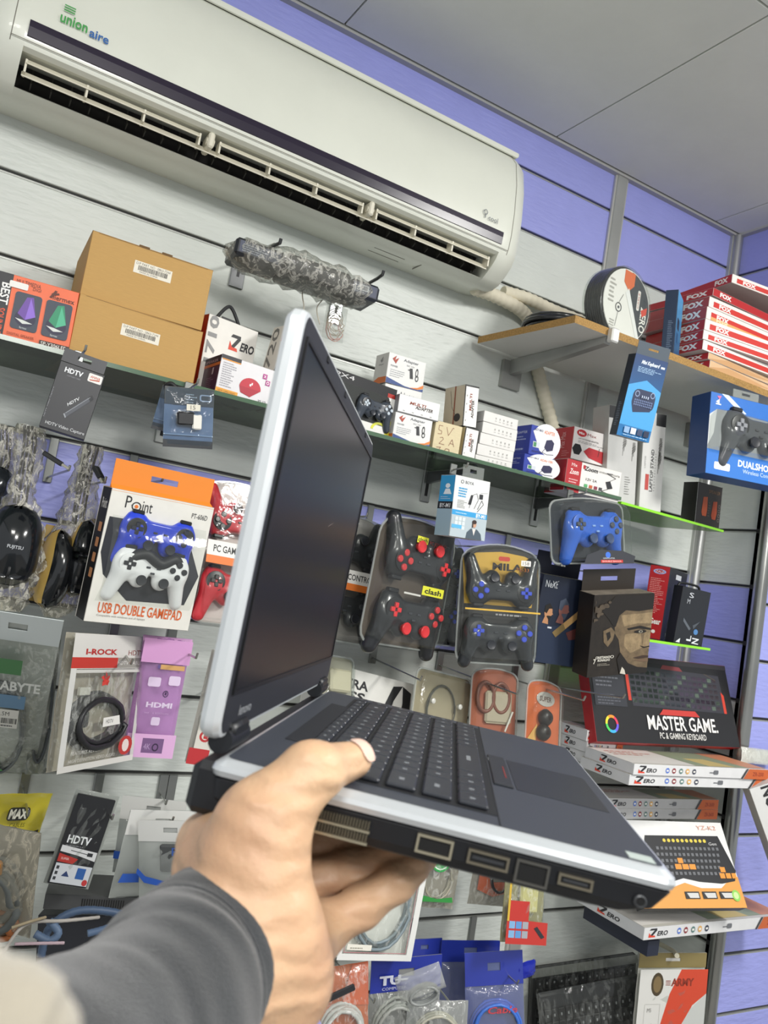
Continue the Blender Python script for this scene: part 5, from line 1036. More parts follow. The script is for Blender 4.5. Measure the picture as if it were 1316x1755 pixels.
tb_=slot_tab(o,0,w*.97,h*1.0,h*1.22,M('#ec8a30',.4),sw=.27,sh=.10,y=d*.25); mb=MB(); mb.add([(0,-.0004,h*.985),(w,-.0004,h*.985),(w*.97,d*.25,h*1.03),(0,d*.25,h*1.03)],[(0,1,2,3)],M('#ee8c30',.4)); mb.build('sloped_lid',o)
s_=w/.205
pad(o,TR(w*.50,-.002,h*.69)@RY(.05),'#2b46d0','#20243a','#232632',scale=s_*1.02,rough=.2,dcol='#1c2036')
mb=MB(); mb.tube(wpath([(w*.28,-.012,h*.52),(w*.40,-.016,h*.56),(w*.55,-.016,h*.50),(w*.68,-.014,h*.55),(w*.74,-.012,h*.50)],6),.010,M('#222428',.5),8); mb.build('cable_bundle',o,smooth=60)
pad(o,TR(w*.49,-.008,h*.43)@RY(.03),'#f4f5f6','#2a2c31','#34363b',scale=s_*1.02,rough=.3,dcol='#2a2c31',trans=1)
mb=MB(); mb.grid([[(w*u,-.034+.02*(abs(v-.5)*2)**4,h*(.17+.64*v)) for u in np.linspace(.03,.93,5)] for v in np.linspace(0,1,6)],CLEAR(h=.03,b=.25,s=30)); mb.build('window_film',o,smooth=True)
hookq(278,824,'lavender-capped hook in the slot of the orange and white pad box',L=.25)
# red pads
def two_pads(name,lab,q,Y,col,bcol,stick,card,prt,shell=None,s=None,up=(.5,.755),dn=(.5,.25),dcol=None,arch=.012,t=.038,roll=0,c2=None):
    o,w,h,t=blister(name,lab,q,Y,t,card,arch=arch,roll=roll,shell=shell); s=s or min(w/.152,1.3)
    pad(o,TR(w*up[0],-.016,h*up[1])@GRIPUP,col,bcol,stick,scale=s,dcol=dcol,bcol2=c2); pad(o,TR(w*dn[0],-.016,h*dn[1]),col,bcol,stick,scale=s,dcol=dcol,bcol2=c2)
    p=Print(w,h,0,'front',y0=-t-.0006); prt(p); p.done('pack_print',o); return o,w,h,t
def pr1(p): p.rect(.0,.40,1,.535,'#e0762c'); p.rect(.0,.455,1,.56,'#e6e4de'); p.text('PC GAME CONTROLLER',.08,.48,.98,.53,'#2a2a2c',bold=.02); p.text('KM-203',.80,.415,.93,.44,'#5a2c14')
two_pads('controller_pack','clamshell of two red game pads partly hidden by the laptop screen',((352,826),(474,852),(452,1086),(327,1062)),1.50,'#c8303a','#2b2326','#3a2a2e',M('#c9bcb8',.4),pr1)
two_pads('controller_pack','clamshell of two black pads beside the laptop screen with orange band',((542,876),(655,902),(628,1112),(515,1086)),1.575,'#26282c','#3a3c40','#2c2e32',M('#8c8884',.4),pr1)
def pr2(p): p.rect(.50,.46,.78,.535,'#d8d83a'); p.text('clash',.53,.475,.75,.52,'#2c2e22',bold=.03); p.rect(.32,.865,.46,.92,'#d8d83a'); p.text('clash',.33,.875,.45,.91,'#2c2e22',bold=.02); p.text('PC JOYPAD',.48,.86,.70,.90,'#8a3a34'); p.rect(.28,.44,.49,.455,'#c8c8c0')
two_pads('controller_pack','clamshell of two black pads with red buttons and yellow tags',((652,884),(783,926),(744,1118),(612,1100)),1.485,'#212327','#d2383c','#cf3438',M('#5a5048',.4),pr2,dcol='#d2383c',arch=.018)
two_pads('controller_pack','clamshell of black pads with blue buttons, tucked behind the yellow-carded one',((705,925),(792,940),(776,1112),(698,1098)),1.635,'#1d2228','#2f4ac0','#22252a',M('#22242a',.4),lambda p:p.rect(.1,.47,.5,.5,'#c8a83a'),dcol='#2f4ac0')
w0_=1.08
o,w,h,t=two_pads('controller_pack','clamshell of two black pads with blue buttons on a yellow card',((788,946),(926,953),(915.6,1147),(779,1131)),1.435,'#2a2d31','#3f55d0','#2c2f34',M('#2c2b2a',.4),lambda p:(p.rect(.03,.475,.95,.49,'#d2a93a'),p.text('MILA',.33,.84,.70,.905,'#1f1c18',bold=.04),p.rrect(.40,.925,.54,.965,'#b03a2c',.4),p.rrect(.68,.895,.80,.945,'#e8e4dc',.1),p.text('158',.70,.905,.78,.935,'#4a4844'),p.text('YE-33',.62,.845,.78,.875,'#a05a1c'),p.lines(.4,.44,.85,.47,1,'#8a8a88',4,.5)),dcol='#3f55d0',arch=.022,up=(.5,.70),s=w0_)
mb=MB(); mb.prism([(w*.08,h*.53),(w*.92,h*.53),(w*.97,h*.94),(w*.8,h*.995),(w*.5,h*1.02),(w*.2,h*.995),(w*.03,h*.94)],-.001,.0,M('#d6a93a',.4)); mb.build('yellow_card',o)
for x,y,l in ((708,905,'hook above the pads with red buttons'),(858,938,'hook above the yellow-carded pad pack'),(628,885,'hook above the black pads with the orange band')): hookq(x,y,l,L=.2)
# two tall carton boxes with printed pictures
def hangbox(name,lab,q,topq,Y,d,cols,topc,**k):
    b=box(name,lab,q,Y,d,cols,sr=14,sy=12,sp=6,**k); o,w,h,d=b; slot_tab(o,w*.02,w*.9,h,h*1.26,M(topc,.4),y=d*.95,sh=.10); return b
b=hangbox('headset_box','dark navy box with two men and a pointing arm pictured',((923,979),(1028,1004),(981,1141),(913,1136)),None,1.44,.05,{'front':'#1c2436','top':'#b9b4a6','rest':'#1a2130'},'#1c2036',yaw=-22,pitch=-4)
o,w,h,d=b; p=pr(b); p.text('NeXt',.07,.86,.30,.94,'#d6dade'); p.line([(.17,.88),(.31,.95)],.0008,'#d6dade')
p.poly([(.0,0),(1,0),(1,.55),(.74,.40),(.55,.47),(.3,.42),(.1,.52),(.0,.5)],'#1f2c44'); 
for u,v,s,c,hc in ((.22,.58,.8,'#b98660','#1a1714'),(.50,.64,1.0,'#7d4f48','#3d4656')):
    p.ell(u,v,.095*s,.095*s,c,16); p.poly([(u+.06*s,v+.03*s),(u+.115*s,v-.02*s),(u+.06*s,v-.05*s)],c); p.poly([(u-.1*s,v+.0*s),(u-.1*s,v+.09*s),(u,v+.13*s),(u+.09*s,v+.06*s),(u,v+.05*s),(u-.04*s,v-.02*s)],hc); p.poly([(u-.02*s,v-.05*s),(u+.09*s,v-.045*s),(u+.05*s,v-.12*s),(u-.04*s,v-.09*s)],hc); p.poly([(u-.11*s,v-.16*s),(u-.06*s,v-.04*s),(u+.02*s,v-.1*s),(u+.04*s,v-.17*s)],c)
p.poly([(.36,.36),(.44,.31),(.80,.56),(.88,.64),(.84,.70),(.74,.62)],'#b5905c'); p.poly([(.80,.56),(.95,.58),(.95,.62),(.86,.66)],'#c9a06c'); p.poly([(.36,.36),(.44,.31),(.60,.42),(.54,.48)],'#7f6a40'); p.poly([(.62,.38),(.95,.5),(.95,.34),(.7,.3)],'#5e3230'); p.rect(.25,.40,.33,.42,'#c8ccd2'); p.done('front_print',o)
p=pr(b); p.n=40; p.poly([(.84,.78),(.98,.86),(1.04,.80),(.9,.70)],'#e2e0dc'); p.done('price_sticker',o,'white price sticker on the corner')
b=hangbox('headset_box','dark brown box with a close-up of half a face and a slotted tab',((1031,1022),(1110,1014),(1119,1153),(993,1161)),None,1.365,.05,{'front':M('#2a231c',.45,0,'face'),'top':M('#8a8072',.5,0,'face'),'rest':'#1d1915'},'#2a241e',yaw=-26,pitch=10)
o,w,h,d=b; p=pr(b); pp=p.p; p.p=lambda u,v,e: pp(max(.02,1-(1-u)*1.22),v,e); SK=M('#7d6a50',.5,0,'face'); SK2=M('#a08a68',.5,0,'face'); DKF='#1b1612'
p.poly([(.50,.88),(1,.90),(1,.06),(.86,.08),(.72,.14),(.60,.28),(.56,.44),(.50,.52),(.48,.68)],SK); p.poly([(.56,.74),(1,.76),(1,.62),(.8,.63),(.62,.60)],SK2); p.poly([(.64,.50),(.86,.52),(.90,.32),(.74,.26),(.64,.36)],SK2); p.poly([(.92,.58),(1,.60),(1,.30),(.90,.34)],SK2)
p.poly([(.34,.56),(.44,.60),(.50,.54),(.48,.44),(.42,.36),(.36,.42)],SK); p.poly([(.38,.53),(.43,.55),(.45,.48),(.41,.43)],DKF)
p.poly([(.30,.80),(.46,.98),(1.0,.985),(1,.80),(.80,.78),(.62,.80),(.54,.74),(.50,.60),(.46,.62),(.40,.70)],DKF); p.poly([(.66,.575),(.84,.60),(1,.56),(1,.535),(.82,.565),(.68,.55)],DKF); p.ell(.85,.525,.09,.022,DKF,12); p.ell(.855,.525,.03,.018,'#8f8a7c',10); p.ell(.858,.525,.012,.012,'#0c0a08',8)
p.poly([(.86,.35),(.93,.33),(1,.34),(1,.325),(.92,.315)],DKF); p.poly([(.78,.20),(.92,.225),(1,.215),(1,.19),(.86,.185)],'#3a2a22'); p.poly([(.80,.17),(.92,.18),(1,.17),(1,.14),(.90,.145)],'#6a5442'); p.poly([(.6,.28),(.72,.14),(.86,.08),(1,.06),(1,.0),(.62,.0),(.56,.2)],DKF); p.poly([(.62,.02),(.64,.1),(.68,.06),(.70,.0)],'#c8c2b4')
for k in range(14): rd=random.Random(k); p.ell(.12+.28*rd.random(),.66+.26*rd.random(),.02+.03*rd.random(),.015+.02*rd.random(),M('#5e5142',.5,0,'face'),8)
p.p=pp; p.text('CRISTIANO',.10,.225,.34,.255,'#d8d4c8',bold=.03); p.text('RONALDO',.14,.19,.34,.22,'#d8d4c8',bold=.03); p.text('7',.07,.165,.11,.225,'#d8d4c8',bold=.02); p.ring(.37,.24,.03,.018,.3,'#d8d4c8',14); p.lines(.14,.14,.36,.175,2,'#a8a294',4,.3); p.done('front_print',o)
hookq(1085,985,'silver hook through the tab of the dark face box',L=.27); hookq(968,955,'silver hook through the navy tab',L=.22)
# mouse boxes on the small green shelf
GZ=-.0295
b=box('mouse_box','red sided black mouse box on the small green shelf',((1150,974),(1180,982),(1161,1098),(1130,1093)),1.53,.05,{'front':'#1f2023','left':'#b02026','rest':'#1b1b1e'},zb=GZ,yaw=30,sy=1.5,sr=5)
o,w,h,d=b; p=pr(b); p.rect(.35,.86,.65,.93,'#cfd2d6'); p.line([(.5,.75),(.3,.4)],.0012,'#8a8d90'); p.poly([(.2,.2),(.6,.62),(.7,.3)],'#34363a'); p.rect(.2,.05,.5,.1,'#c8cacc'); p.done('front_print',o)
p=pr(b,'left'); p.ring(.5,.92,.32,.035,.3,'#9aa8d8',16); p.text('ZALE',.3,.905,.7,.935,'#e8e8f0'); p.lines(.1,.35,.85,.84,20,'#e09a94',3,.35); p.text('Gear',.35,.20,.9,.28,'#f0e8e4',bold=.03); p.ell(.6,.1,.1,.025,'#f0e8e4',10); p.done('side_print',o)
b=box('mouse_box','black mouse box with white letters and a round tab on small green shelf',((1172,1005),(1219,1016),(1201,1105),(1153,1098)),1.435,.03,{'front':'#202329','rest':'#17191d'},zb=GZ,sr=8)
o,w,h,d=b; p=pr(b); p.text('N',.62,.05,.86,.15,'#dfe2e6',bold=.02,rot=90); p.text('L',.42,.08,.58,.18,'#dfe2e6',bold=.02,rot=90); p.poly([(.05,.02),(.2,.10),(.2,.02)],'#dfe2e6'); p.poly([(.2,.46),(.5,.30),(.46,.26),(.2,.40)],'#5a6068'); p.poly([(.55,.36),(.8,.46),(.6,.30)],'#4a5058'); p.ell(.70,.26,.08,.05,'#4f7fb4',12); p.text('S',.26,.83,.42,.92,'#c8ccd2'); p.text('M',.22,.72,.32,.8,'#a8acb2'); p.done('front_print',o)
mb=MB(); mb.tube(wpath([(w*.02,.02,h*.99),(w*.12,.02,h*1.06),(w*.7,.02,h*1.07),(w*.8,.02,h*.99)],5),.003,'#101114',8); mb.build('carry_tab',o,smooth=60)
# ================================================================ lower rows of packets
def peg(x0,y0,x1,y1,lab,L=.16,Y0=1.698): hook(x0,y0,x1,y1,lab,L,Y0)
# cable packets on the left
o,w,h,t=pouch('cable_bag','wide clear bag with a grey cable ring, white lettering and green print',((-48,1040),(113,1064),(52,1328),(-52,1318)),1.47,.016,back=M('#b4b8b2',.5),header=M('#cfd6d6',.3),hh=.13,grp=None)
mb=MB(); mb.prism([(w*.40+w*.31*math.cos(a),h*.34+h*.26*math.sin(a)) for a in [k*.2618 for k in range(24)]],-.003,-.001,M('#c3c6c0',.5)); mb.build('paper_insert',o); coil(o,w*.40,h*.34,w*.35,h*.29,.0030,5,M('#5d6265',.4),y=-.007,seed=4); p=Print(w,h,0,'front',y0=-.0175); p.text('GIGABYTE',.10,.655,.88,.71,'#dfe1dc',bold=.03); p.rect(.3,.55,.72,.63,'#5f86a8'); p.rect(.34,.42,.66,.54,'#e4e2da'); p.text('1.5M',.40,.50,.54,.525,'#33332f'); p.bars(.37,.45,.63,.485,'#333333',16,5); p.lines(.36,.43,.6,.445,1,'#666',2,.6); p.rect(.2,.75,.62,.83,'#3d7a44'); p.poly([(.3,.09),(.42,.13),(.55,.1),(.42,.07)],'#3f9a4a'); p.done('bag_print',o)
o,w,h,t=pouch('cable_bag','clear bag seen edge on between the grey and the red cable bags',((70,1072),(112,1068),(74,1328),(46,1326)),1.61,.012,back=M('#70756f',.4),header=M('#9aa09c',.3),hh=.1); coil(o,w*.5,h*.4,w*.4,h*.3,.0026,3,M('#454a4c',.4),seed=8)
o,w,h,t=pouch('cable_bag','white and red bag with a coiled black HDTV cable and red flower tie',((112.5,1081),(240,1093),(210,1298),(82,1327)),1.47,.016,back=M('#b0a898',.5),grp=None)
coil(o,w*.50,h*.34,w*.31,h*.185,.0052,6,M('#1f2023',.4),y=-.007,seed=6,jit=.14); mb=MB(); mb.box(w*.16,w*.36,-.012,-.004,h*.30,h*.42,M('#26272a',.4),bev=.003); mb.box(w*.20,w*.33,-.011,-.004,h*.54,h*.60,M('#d8d6cc',.35),bev=.001); mb.build('cable_plug',o)
p=Print(w,h,0,'front',y0=-.0168); p.rect(0,.88,1,1,'#d6d4cf'); p.rect(0,.74,1,.88,'#d8d6d1'); p.rect(0,.745,.60,.825,'#c2362c'); p.rect(.60,.745,1,.825,'#9a9890'); p.text('I-ROCK',.16,.845,.58,.89,'#b5302c',bold=.04); p.text('HDTV',.74,.845,.97,.885,'#8a3a34'); p.text('HDTV CABLE',.60,.77,.95,.80,'#e8e6e2')
p.rect(0,.0,.07,.74,'#d8d8d4'); p.rect(.95,.0,1,.74,'#c9c9c4'); p.rect(.07,.71,.95,.735,'#d0cfc9'); p.rect(0,0,1,.045,'#d8d6d0'); p.text('FEATURES REVIEW',.14,.115,.52,.14,'#c8c6c0'); p.text('HIGH DEFINITION VIDEO AUDIO',.12,.06,.72,.085,'#c8c6c0'); p.poly([(.50,.295),(.74,.305),(.72,.375),(.50,.365)],'#e9e7e2'); p.text('HDTV',.54,.32,.64,.35,'#3a3a38'); p.ell(.86,.13,.10,.075,'#b8342c',16); p.ell(.86,.13,.05,.05,'#e6d8d2',12); p.done('bag_print',o)
for k in range(5):
    mb=MB(); a=D2R(72*k+20); c_=Vector((w*.45,-.019,h*.66)); d1=Vector((math.cos(a),0,math.sin(a)))*.013; d2=Vector((-math.sin(a),0,math.cos(a)))*.005; mb.grid([[c_,c_+d1*.5+d2+Vector((0,-.003,0)),c_+d1],[c_,c_+d1*.5-d2,c_+d1*1.02]],M('#cc3a30',.4)); mb.build('tie_petal',o)
o,w,h,t=pouch('cable_bag','translucent pink packet lettered with white connector icons',((241.6,1088.6),(334,1095),(287,1294),(216,1288)),1.53,.02,back=M('#d9b2de',.4),filmm=M('#f2e2f2',.12,0,'clear',h=.35,haze='#cda6d8',b=.35,s=40))
p=Print(w,h,0,'front',y0=-.0208); PK='#e6d2ee'
p.rrect(.22,.60,.48,.68,PK,.2); p.rrect(.64,.62,.88,.70,PK,.2); p.text('HDMI',.26,.425,.80,.47,'#e2d2ea',bold=.04); p.rrect(.42,.275,.60,.345,PK,.2); p.text('WEAR EDITION',.25,.37,.75,.385,'#c8a8d0'); p.ring(.62,.545,.06,.03,.3,'#4a3a5a',10); p.rect(.60,.535,.64,.56,'#4a3a5a'); p.rect(.0,.0,1,.20,'#e2b2de'); p.rect(.32,.04,.76,.165,'#7d5c8a'); p.text('4K',.36,.07,.50,.12,'#b89ac4'); p.ring(.60,.09,.07,.035,.35,'#3a2c48',10); p.rect(.42,.75,.92,.79,'#d8a86c'); p.rect(.36,.755,.42,.785,'#6a5a94'); p.rect(0,.80,1,1,'#d8a0d2'); p.done('bag_print',o)
mb=MB(); mb.add([(w*.02,-.022,h*.83),(w*1.0,-.022,h*.85),(w*1.02,-.001,h*1.0),(w*-.02,-.001,h*1.0)],[(0,1,2,3)],M('#dba8d6',.3,alpha=1)); mb.build('folded_flap',o)
o,w,h,t=pouch('cable_bag','red and white packet just left of the laptop hinge',((362,1114),(398,1118),(350,1314),(318,1302)),1.53,.012,back=M('#c9c4bc',.4)); p=Print(w,h,0,'front',y0=-.0128); p.rect(.2,.75,1,1,'#b82c30'); p.rect(0,0,1,.14,'#b82c30'); p.rect(.2,.14,1,.75,'#d4d0c6'); p.ring(.62,.25,.28,.05,.4,'#b82c30',16); p.rect(.55,.23,.75,.27,'#b82c30'); p.done('bag_print',o)
o,w,h,t=pouch('cable_bag','packet with a bright green edge behind the laptop screen',((372,1100),(420,1106),(398,1250),(352,1236)),1.50,.010,back=M('#4aa84c',.4)); p=Print(w,h,0,'front',y0=-.0108); p.rect(0,.86,1,1,'#2c2e2c'); p.rect(.0,0,.35,.86,'#56b84e'); p.done('bag_print',o)
for a in ((20,1062,66,1074,'dark hook tip holding the grey cable bag'),(193,1090,225,1138,'steel hook through the red and white bag'),(292,1104,336,1128,'steel hook through the pink packet'),(358,1180,355,1188,'hook beside the red and white packet')): peg(*a,L=.27)
# yellow and grey bags at the lower left
o,w,h,t=pouch('cable_bag','yellow cable bag with black badge at the lower left',((-12,1356),(104,1366),(54,1422),(-14,1440)),1.55,.008,back=M('#f0dc3c',.35),filmm=CLEAR(h=.02,b=.8,s=40)); p=Print(w,h,0,'front',y0=-.0088); p.rrect(.22,.42,.62,.74,'#2a2a24',.25); p.text('MAX',.25,.46,.59,.70,'#e2e0d0',bold=.05); p.text('CABLES',.32,.26,.60,.36,'#4a461c'); p.poly([(.4,.0),(.9,.18),(.9,.12),(.55,.0)],'#2a2a24'); p.done('bag_print',o)
o,w,h,t=pouch('cable_bag','bulging clear bag with grey braided cable at the left edge',((-62,1396),(74,1436),(47,1602),(-66,1590)),1.40,.03,back=M('#9a968a',.5),filmm=CLEAR(h=.15,b=.8,s=30,cr=.3,haze='#cfc6b0')); coil(o,w*.52,h*.42,w*.30,h*.26,.006,5,M('#565a58',.7),y=-.014,seed=12,jit=.2); mb=MB(); mb.box(w*.35,w*.62,-.03,-.02,h*.66,h*.80,M('#a8702c',.5),bev=.004); mb.build('orange_plug',o); coil(o,w*.5,h*.12,w*.3,h*.08,.005,3,M('#9a5a2c',.6),y=-.012,seed=2)
o,w,h,t=pouch('adapter_bag','clear bag with a black HDTV adapter card, red stripe and icons',((132,1349),(204,1367),(152,1524),(74,1514)),1.50,.008,back=M('#a8aaa6',.4),filmm=CLEAR(h=.05,b=.7,s=45,cr=.08)); 
mb=MB(); mb.box(w*.06,w*.92,-.008,-.002,h*.02,h*.96,M('#1f2023',.35),bev=.001); cb=mb.build('adapter_box',o); p=Print(w*.86,h*.94,0,'front',w*.06,h*.02,-.0082); p.text('HDTV',.12,.46,.72,.55,'#eceef0',bold=.03); p.lines(.12,.43,.8,.45,1,'#8a8c90',3,.4); p.poly([(.04,.43),(.98,.40),(.98,.30),(.5,.34),(.04,.36)],'#d8d9da'); p.line([(.3,.385),(.75,.365)],.0012,'#3a3c40'); p.rect(.74,.345,.88,.385,'#2a2c30'); p.poly([(.04,.34),(.55,.30),(.45,.24),(.04,.25)],'#b5342c'); p.text('SUPER',.12,.275,.32,.30,'#ecd8d4'); p.rect(.04,.02,.98,.235,'#cfd3d8'); [p.rect(.08,.05+.06*k,.15,.085+.06*k,'#3a3c40') for k in range(3)]; p.rect(.62,.09,.84,.21,'#2f5fa4'); p.poly([(.26,.10),(.36,.16),(.46,.10)],'#2c3f6c'); p.ell(.90,.06,.07,.035,'#c03a3a',12); p.done('card_print',cb)
for k,(q,Y,l,hd) in enumerate(((((207,1355),(322,1382),(300,1500),(196,1500)),1.56,'silver-white packet hanging rearmost of three beside the cuff',.3),(((222,1392),(343,1386),(300,1540),(188,1536)),1.50,'silver-white packet with blue tape, middle of three',.28),(((238,1404),(345,1409),(350,1545),(237,1542)),1.45,'silver-white packet with blue wave, foremost of three beside the cuff',.26))):
    o,w,h,t=pouch('cable_bag',l,q,Y,.012,back=M('#b9bbb8',.35),header=M('#dcdcd8',.4),hh=hd,filmm=CLEAR(h=.25,b=.8,s=40)); p=Print(w,h,0,'front',y0=-.0125)
    if k==0: p.rect(.0,.22,.30,.32,'#2f5fc0')
    if k==1: p.poly([(.04,.22),(.40,.22),(.36,.32),(.08,.32)],'#2f5fc0')
    if k==2: p.poly([(.0,.38),(.12,.26),(.5,.20),(1,.26),(1,.32),(.5,.27),(.14,.34),(.02,.44)],'#2f5fc0'); p.text('Plus',.55,.60,.85,.70,'#3f5fa8',bold=.02); mb=MB(); mb.box(w*.35,w*.98,-.010,-.001,h*.38,h*.72,M('#4b4d4e',.5),bev=.003); mb.build('dark_insert',o)
    p.done('bag_print',o)
for a in ((40,1350,48,1398,'pale hook through the yellow bag'),(166,1356,192,1404,'pale hook in front of the HDTV adapter bag'),(276,1362,284,1378,'hook of the rearmost silver packet'),(286,1392,295,1408,'hook of the middle silver packet'),(300,1418,306,1420,'bright hook end of the foremost silver packet')): peg(*a,L=.24)
b=box('network_box','dark grey vented plastic device under the HDTV adapter bag',((73,1531),(262,1540),(258,1566),(78,1558)),1.52,.10,{'front':'#4a4b4c','rest':'#3f4041'},cat='device',sr=6); o,w,h,d=b
for k in range(18): mb=MB(); mb.box(w*(.34+.0225*k),w*(.34+.0225*k)+w*.011,-.0006,.0004,h*.25,h*.78,'#131314'); mb.build('vent_slot',o)
box('shadow_infill','dark shadow tray behind the blue braided cables',((66,1566),(285,1572),(290,1660),(60,1660)),1.56,.05,{'front':'#2a2c33','rest':'#25272c'},cat='infill',sr=6)  # added dark block standing in for the shadow behind the cables
for k,(pts,c,r,l) in enumerate((([(70,1640,1.42),(85,1590,1.43),(130,1562,1.43),(190,1563,1.43),(240,1578,1.43)],'#4a5f7c',.0062,'blue braided cable arching below the vented device'),([(60,1600,1.40),(85,1612,1.39),(100,1598,1.39),(84,1578,1.40)],'#5d7390',.0060,'short loop of blue braided cable'),([(150,1600,1.40),(185,1590,1.40),(230,1570,1.40),(260,1562,1.40)],'#566c8a',.0055,'blue braided cable slanting towards the sleeve'),([(-8,1660,1.36),(20,1610,1.36),(50,1582,1.37),(110,1578,1.40),(170,1572,1.42)],'#b8b2aa',.0026,'thin pale cable curving across the lower left'),([(20,1590,1.36),(50,1580,1.36),(78,1572,1.38)],'#a99a7c',.0022,'short tan wire near the bulging bag'),([(25,1618,1.38),(60,1617,1.38),(110,1616,1.38)],'#c0a8b0',.0024,'short pinkish wire beside the sleeve'))):
    P_=wpath(rpx(pts),10); mb=MB(); mb.tube(P_,[r*(1+.10*(i%2)) for i in range(len(P_))],M(c,.5,0,'dirty',amt=.35),8); tag(mb.build('cable',smooth=70),l,'cable')
# behind and right of the laptop, under the pads
b=blister('earphone_pack','cream clamshell corner just right of the laptop hinge',((548,1118),(604,1130),(604,1260),(545,1250)),1.53,.02,M('#a8a594',.5)); o,w,h,t=b; mb=MB(); mb.box(w*.25,w*.85,-.012,-.001,h*.52,h*.82,M('#c9c3a8',.5),bev=.004); mb.build('cream_insert',o)
b=box('headphone_box','white box with bold black capitals and a black headband picture',((545,1132),(710,1172),(692,1300),(528,1262)),1.56,.05,{'front':'#d9d8d2','rest':'#c8c7c0'},sr=8,sp=4); o,w,h,d=b; p=pr(b)
p.text('ULTRA',.12,.74,.52,.87,'#1e1e20',bold=.03); p.text('BASS',.12,.58,.50,.71,'#1e1e20',bold=.03); p.poly([(.66,.40),(.72,.66),(.78,.90),(.88,.93),(.80,.70),(.76,.40)],'#232427'); p.poly([(.88,.93),(.98,.86),(.99,.40),(.88,.40),(.90,.70)],'#232427'); p.done('front_print',o)
o,w,h,t=blister('earphone_pack','see-through clamshell with a thin cable loop right of the white headband box',((714,1140),(808,1166),(800,1270),(700,1250)),1.53,.02,M('#a59a80',.5)); coil(o,w*.48,h*.38,w*.24,h*.40,.0016,2,M('#5b5a50',.4),y=-.006,jit=.04); [ (lambda mb:(mb.lathe([(.003,0),(.006,.004),(.006,.010),(.003,.012)],M('#c9c8c0',.3),10,T=TR(w*x,-.01,h*.5)@RX(D2R(90))),mb.build('earbud',o,smooth=50)))(MB()) for x in (.25,.72)]
def earc(lab,q,Y,col,ins):
    o,w,h,t=blister('earphone_pack',lab,q,Y,.022,M(col,.45),arch=.012); ins(o,w,h); return o
def ins1(o,w,h):
    for x in (.30,.62): mb=MB(); mb.tube([(w*x+w*.17*math.cos(a),-.006,h*.66+w*.26*math.sin(a)) for a in [k*.2618 for k in range(24)]],.0045,M('#7a4634',.4),8,closed=True); mb.build('ear_hook',o,smooth=60)
    mb=MB(); mb.box(w*.30,w*.85,-.008,-.001,h*.30,h*.75,M('#b3a892',.3),bev=.005); mb.build('pale_insert',o); mb=MB(); mb.tube([(w*.7,-.012,h*.2),(w*.85,-.012,h*.48)],.0022,'#d8d6cc',8); mb.build('jack_pin',o)
def ins2(o,w,h):
    for z in (.52,.30): mb=MB(); mb.lathe([(.012,0),(.013,.004),(.009,.010),(.004,.012)],M('#2a2420',.4),16,T=TR(w*(.50 if z>.4 else .46),-.004,h*z)@RX(D2R(90))@Matrix.Scale(w/.075,4)); mb.build('earbud',o,smooth=50)
    p=Print(w,h,0,'front',y0=-.0008); p.ell(.55,.80,.26,.11,'#b9b5ac',18); p.text('SUPER',.38,.76,.72,.84,'#5a3c30',bold=.02); p.poly([(.0,.1),(.34,.42),(.3,.0)],'#d8a860'); p.done('card_print',o)
earc('brown and orange earphone clamshell with rings behind the first hook',((808,1152),(885,1156),(886,1285),(800,1270)),1.50,'#a4593c',ins1)
earc('orange earphone clamshell with two dark buds and a pale badge',((905,1170),(957,1180),(962,1300),(894,1282)),1.46,'#c9683c',ins2)
for a in ((638,1128,720,1166,'wire hook above the white headband box'),(752,1140,886,1190,'long wire hook crossing the brown earphone pack'),(880,1165,1000,1200,'long wire hook pointing at the red keyboard box, left of the pair'),(940,1175,1068,1196,'long wire hook pointing at the red keyboard box, right of the pair')): peg(*a,L=.30 if a[0]<850 else .42)
# flat keyboard boxes on the right
def icons(p,us,v,rv,cols): 
    for u,c in zip(us,cols): p.ell(u,v,rv[0],rv[1],c,12); p.rect(u-rv[0]*.55,v-rv[1]*.35,u+rv[0]*.55,v+rv[1]*.3,'#e4e2dc')
def zbox(lab,c,Yc,pr_,pb,zb=None,h=None,yaw=0,txt='ZR-200',dim=0,w=None,grp='white flat keyboard boxes with orange ends'):
    b=flat('keyboard_box',lab,c,Yc,pr_,pb,{'front':'#dcdcdc' if not dim else '#b9b9b9','left':'#d2d3d5' if not dim else '#a8a8a8','top':'#c9c6bc','rest':'#cfcfcf'},grp=grp,zb=zb,h=h,yaw=yaw,w=w); p=pr(b)  # dim lowers the whites: shade painted into the box colours
    zero(p,.03,.18,.155,.86); icons(p,(.23,.275,.325,.372,.42),.5,(.014,.26),('#5a7ac8','#8a3a40','#5f7f7a','#d8a860','#3a3f50')); p.rect(.535,.44,.565,.52,'#6a6c70'); p.rrect(.565,.32,.60,.72,'#6a6c70',.3); p.poly([(.78,0),(.795,0),(.835,1),(.82,1)],'#3a3a3c'); p.poly([(.80,0),(1,0),(1,1),(.84,1)],'#c2602f'); p.text(txt,.87,.3,.96,.7,'#8a2f1c',bold=.02); p.done('front_print',b[0])
    p=pr(b,'left'); zero(p,.32,.20,.66,.85); p.done('side_print',b[0])
    p=pr(b,'top'); p.poly([(.0,.05),(.45,.05),(.40,.95),(0,.95)],'#dcd8d2'); p.lines(.05,.55,.36,.85,3,'#b86a58',3,.4); p.poly([(.45,.05),(.85,.05),(.78,.95),(.42,.95)],'#8f9a80'); p.poly([(.55,.05),(.75,.05),(.68,.5),(.52,.5)],'#c8b478'); p.poly([(.85,.05),(1,.05),(1,.95),(.78,.95)],'#c98a68'); p.done('top_print',b[0]); return b
z2=zbox('lower of two bright flat white keyboard boxes under the red-edged box',((1077,1346),(1077,1327)),1.35,(1330,1347),(998,1297))
t0=z2[0].matrix_basis.translation.z-Z+z2[2]+.0005
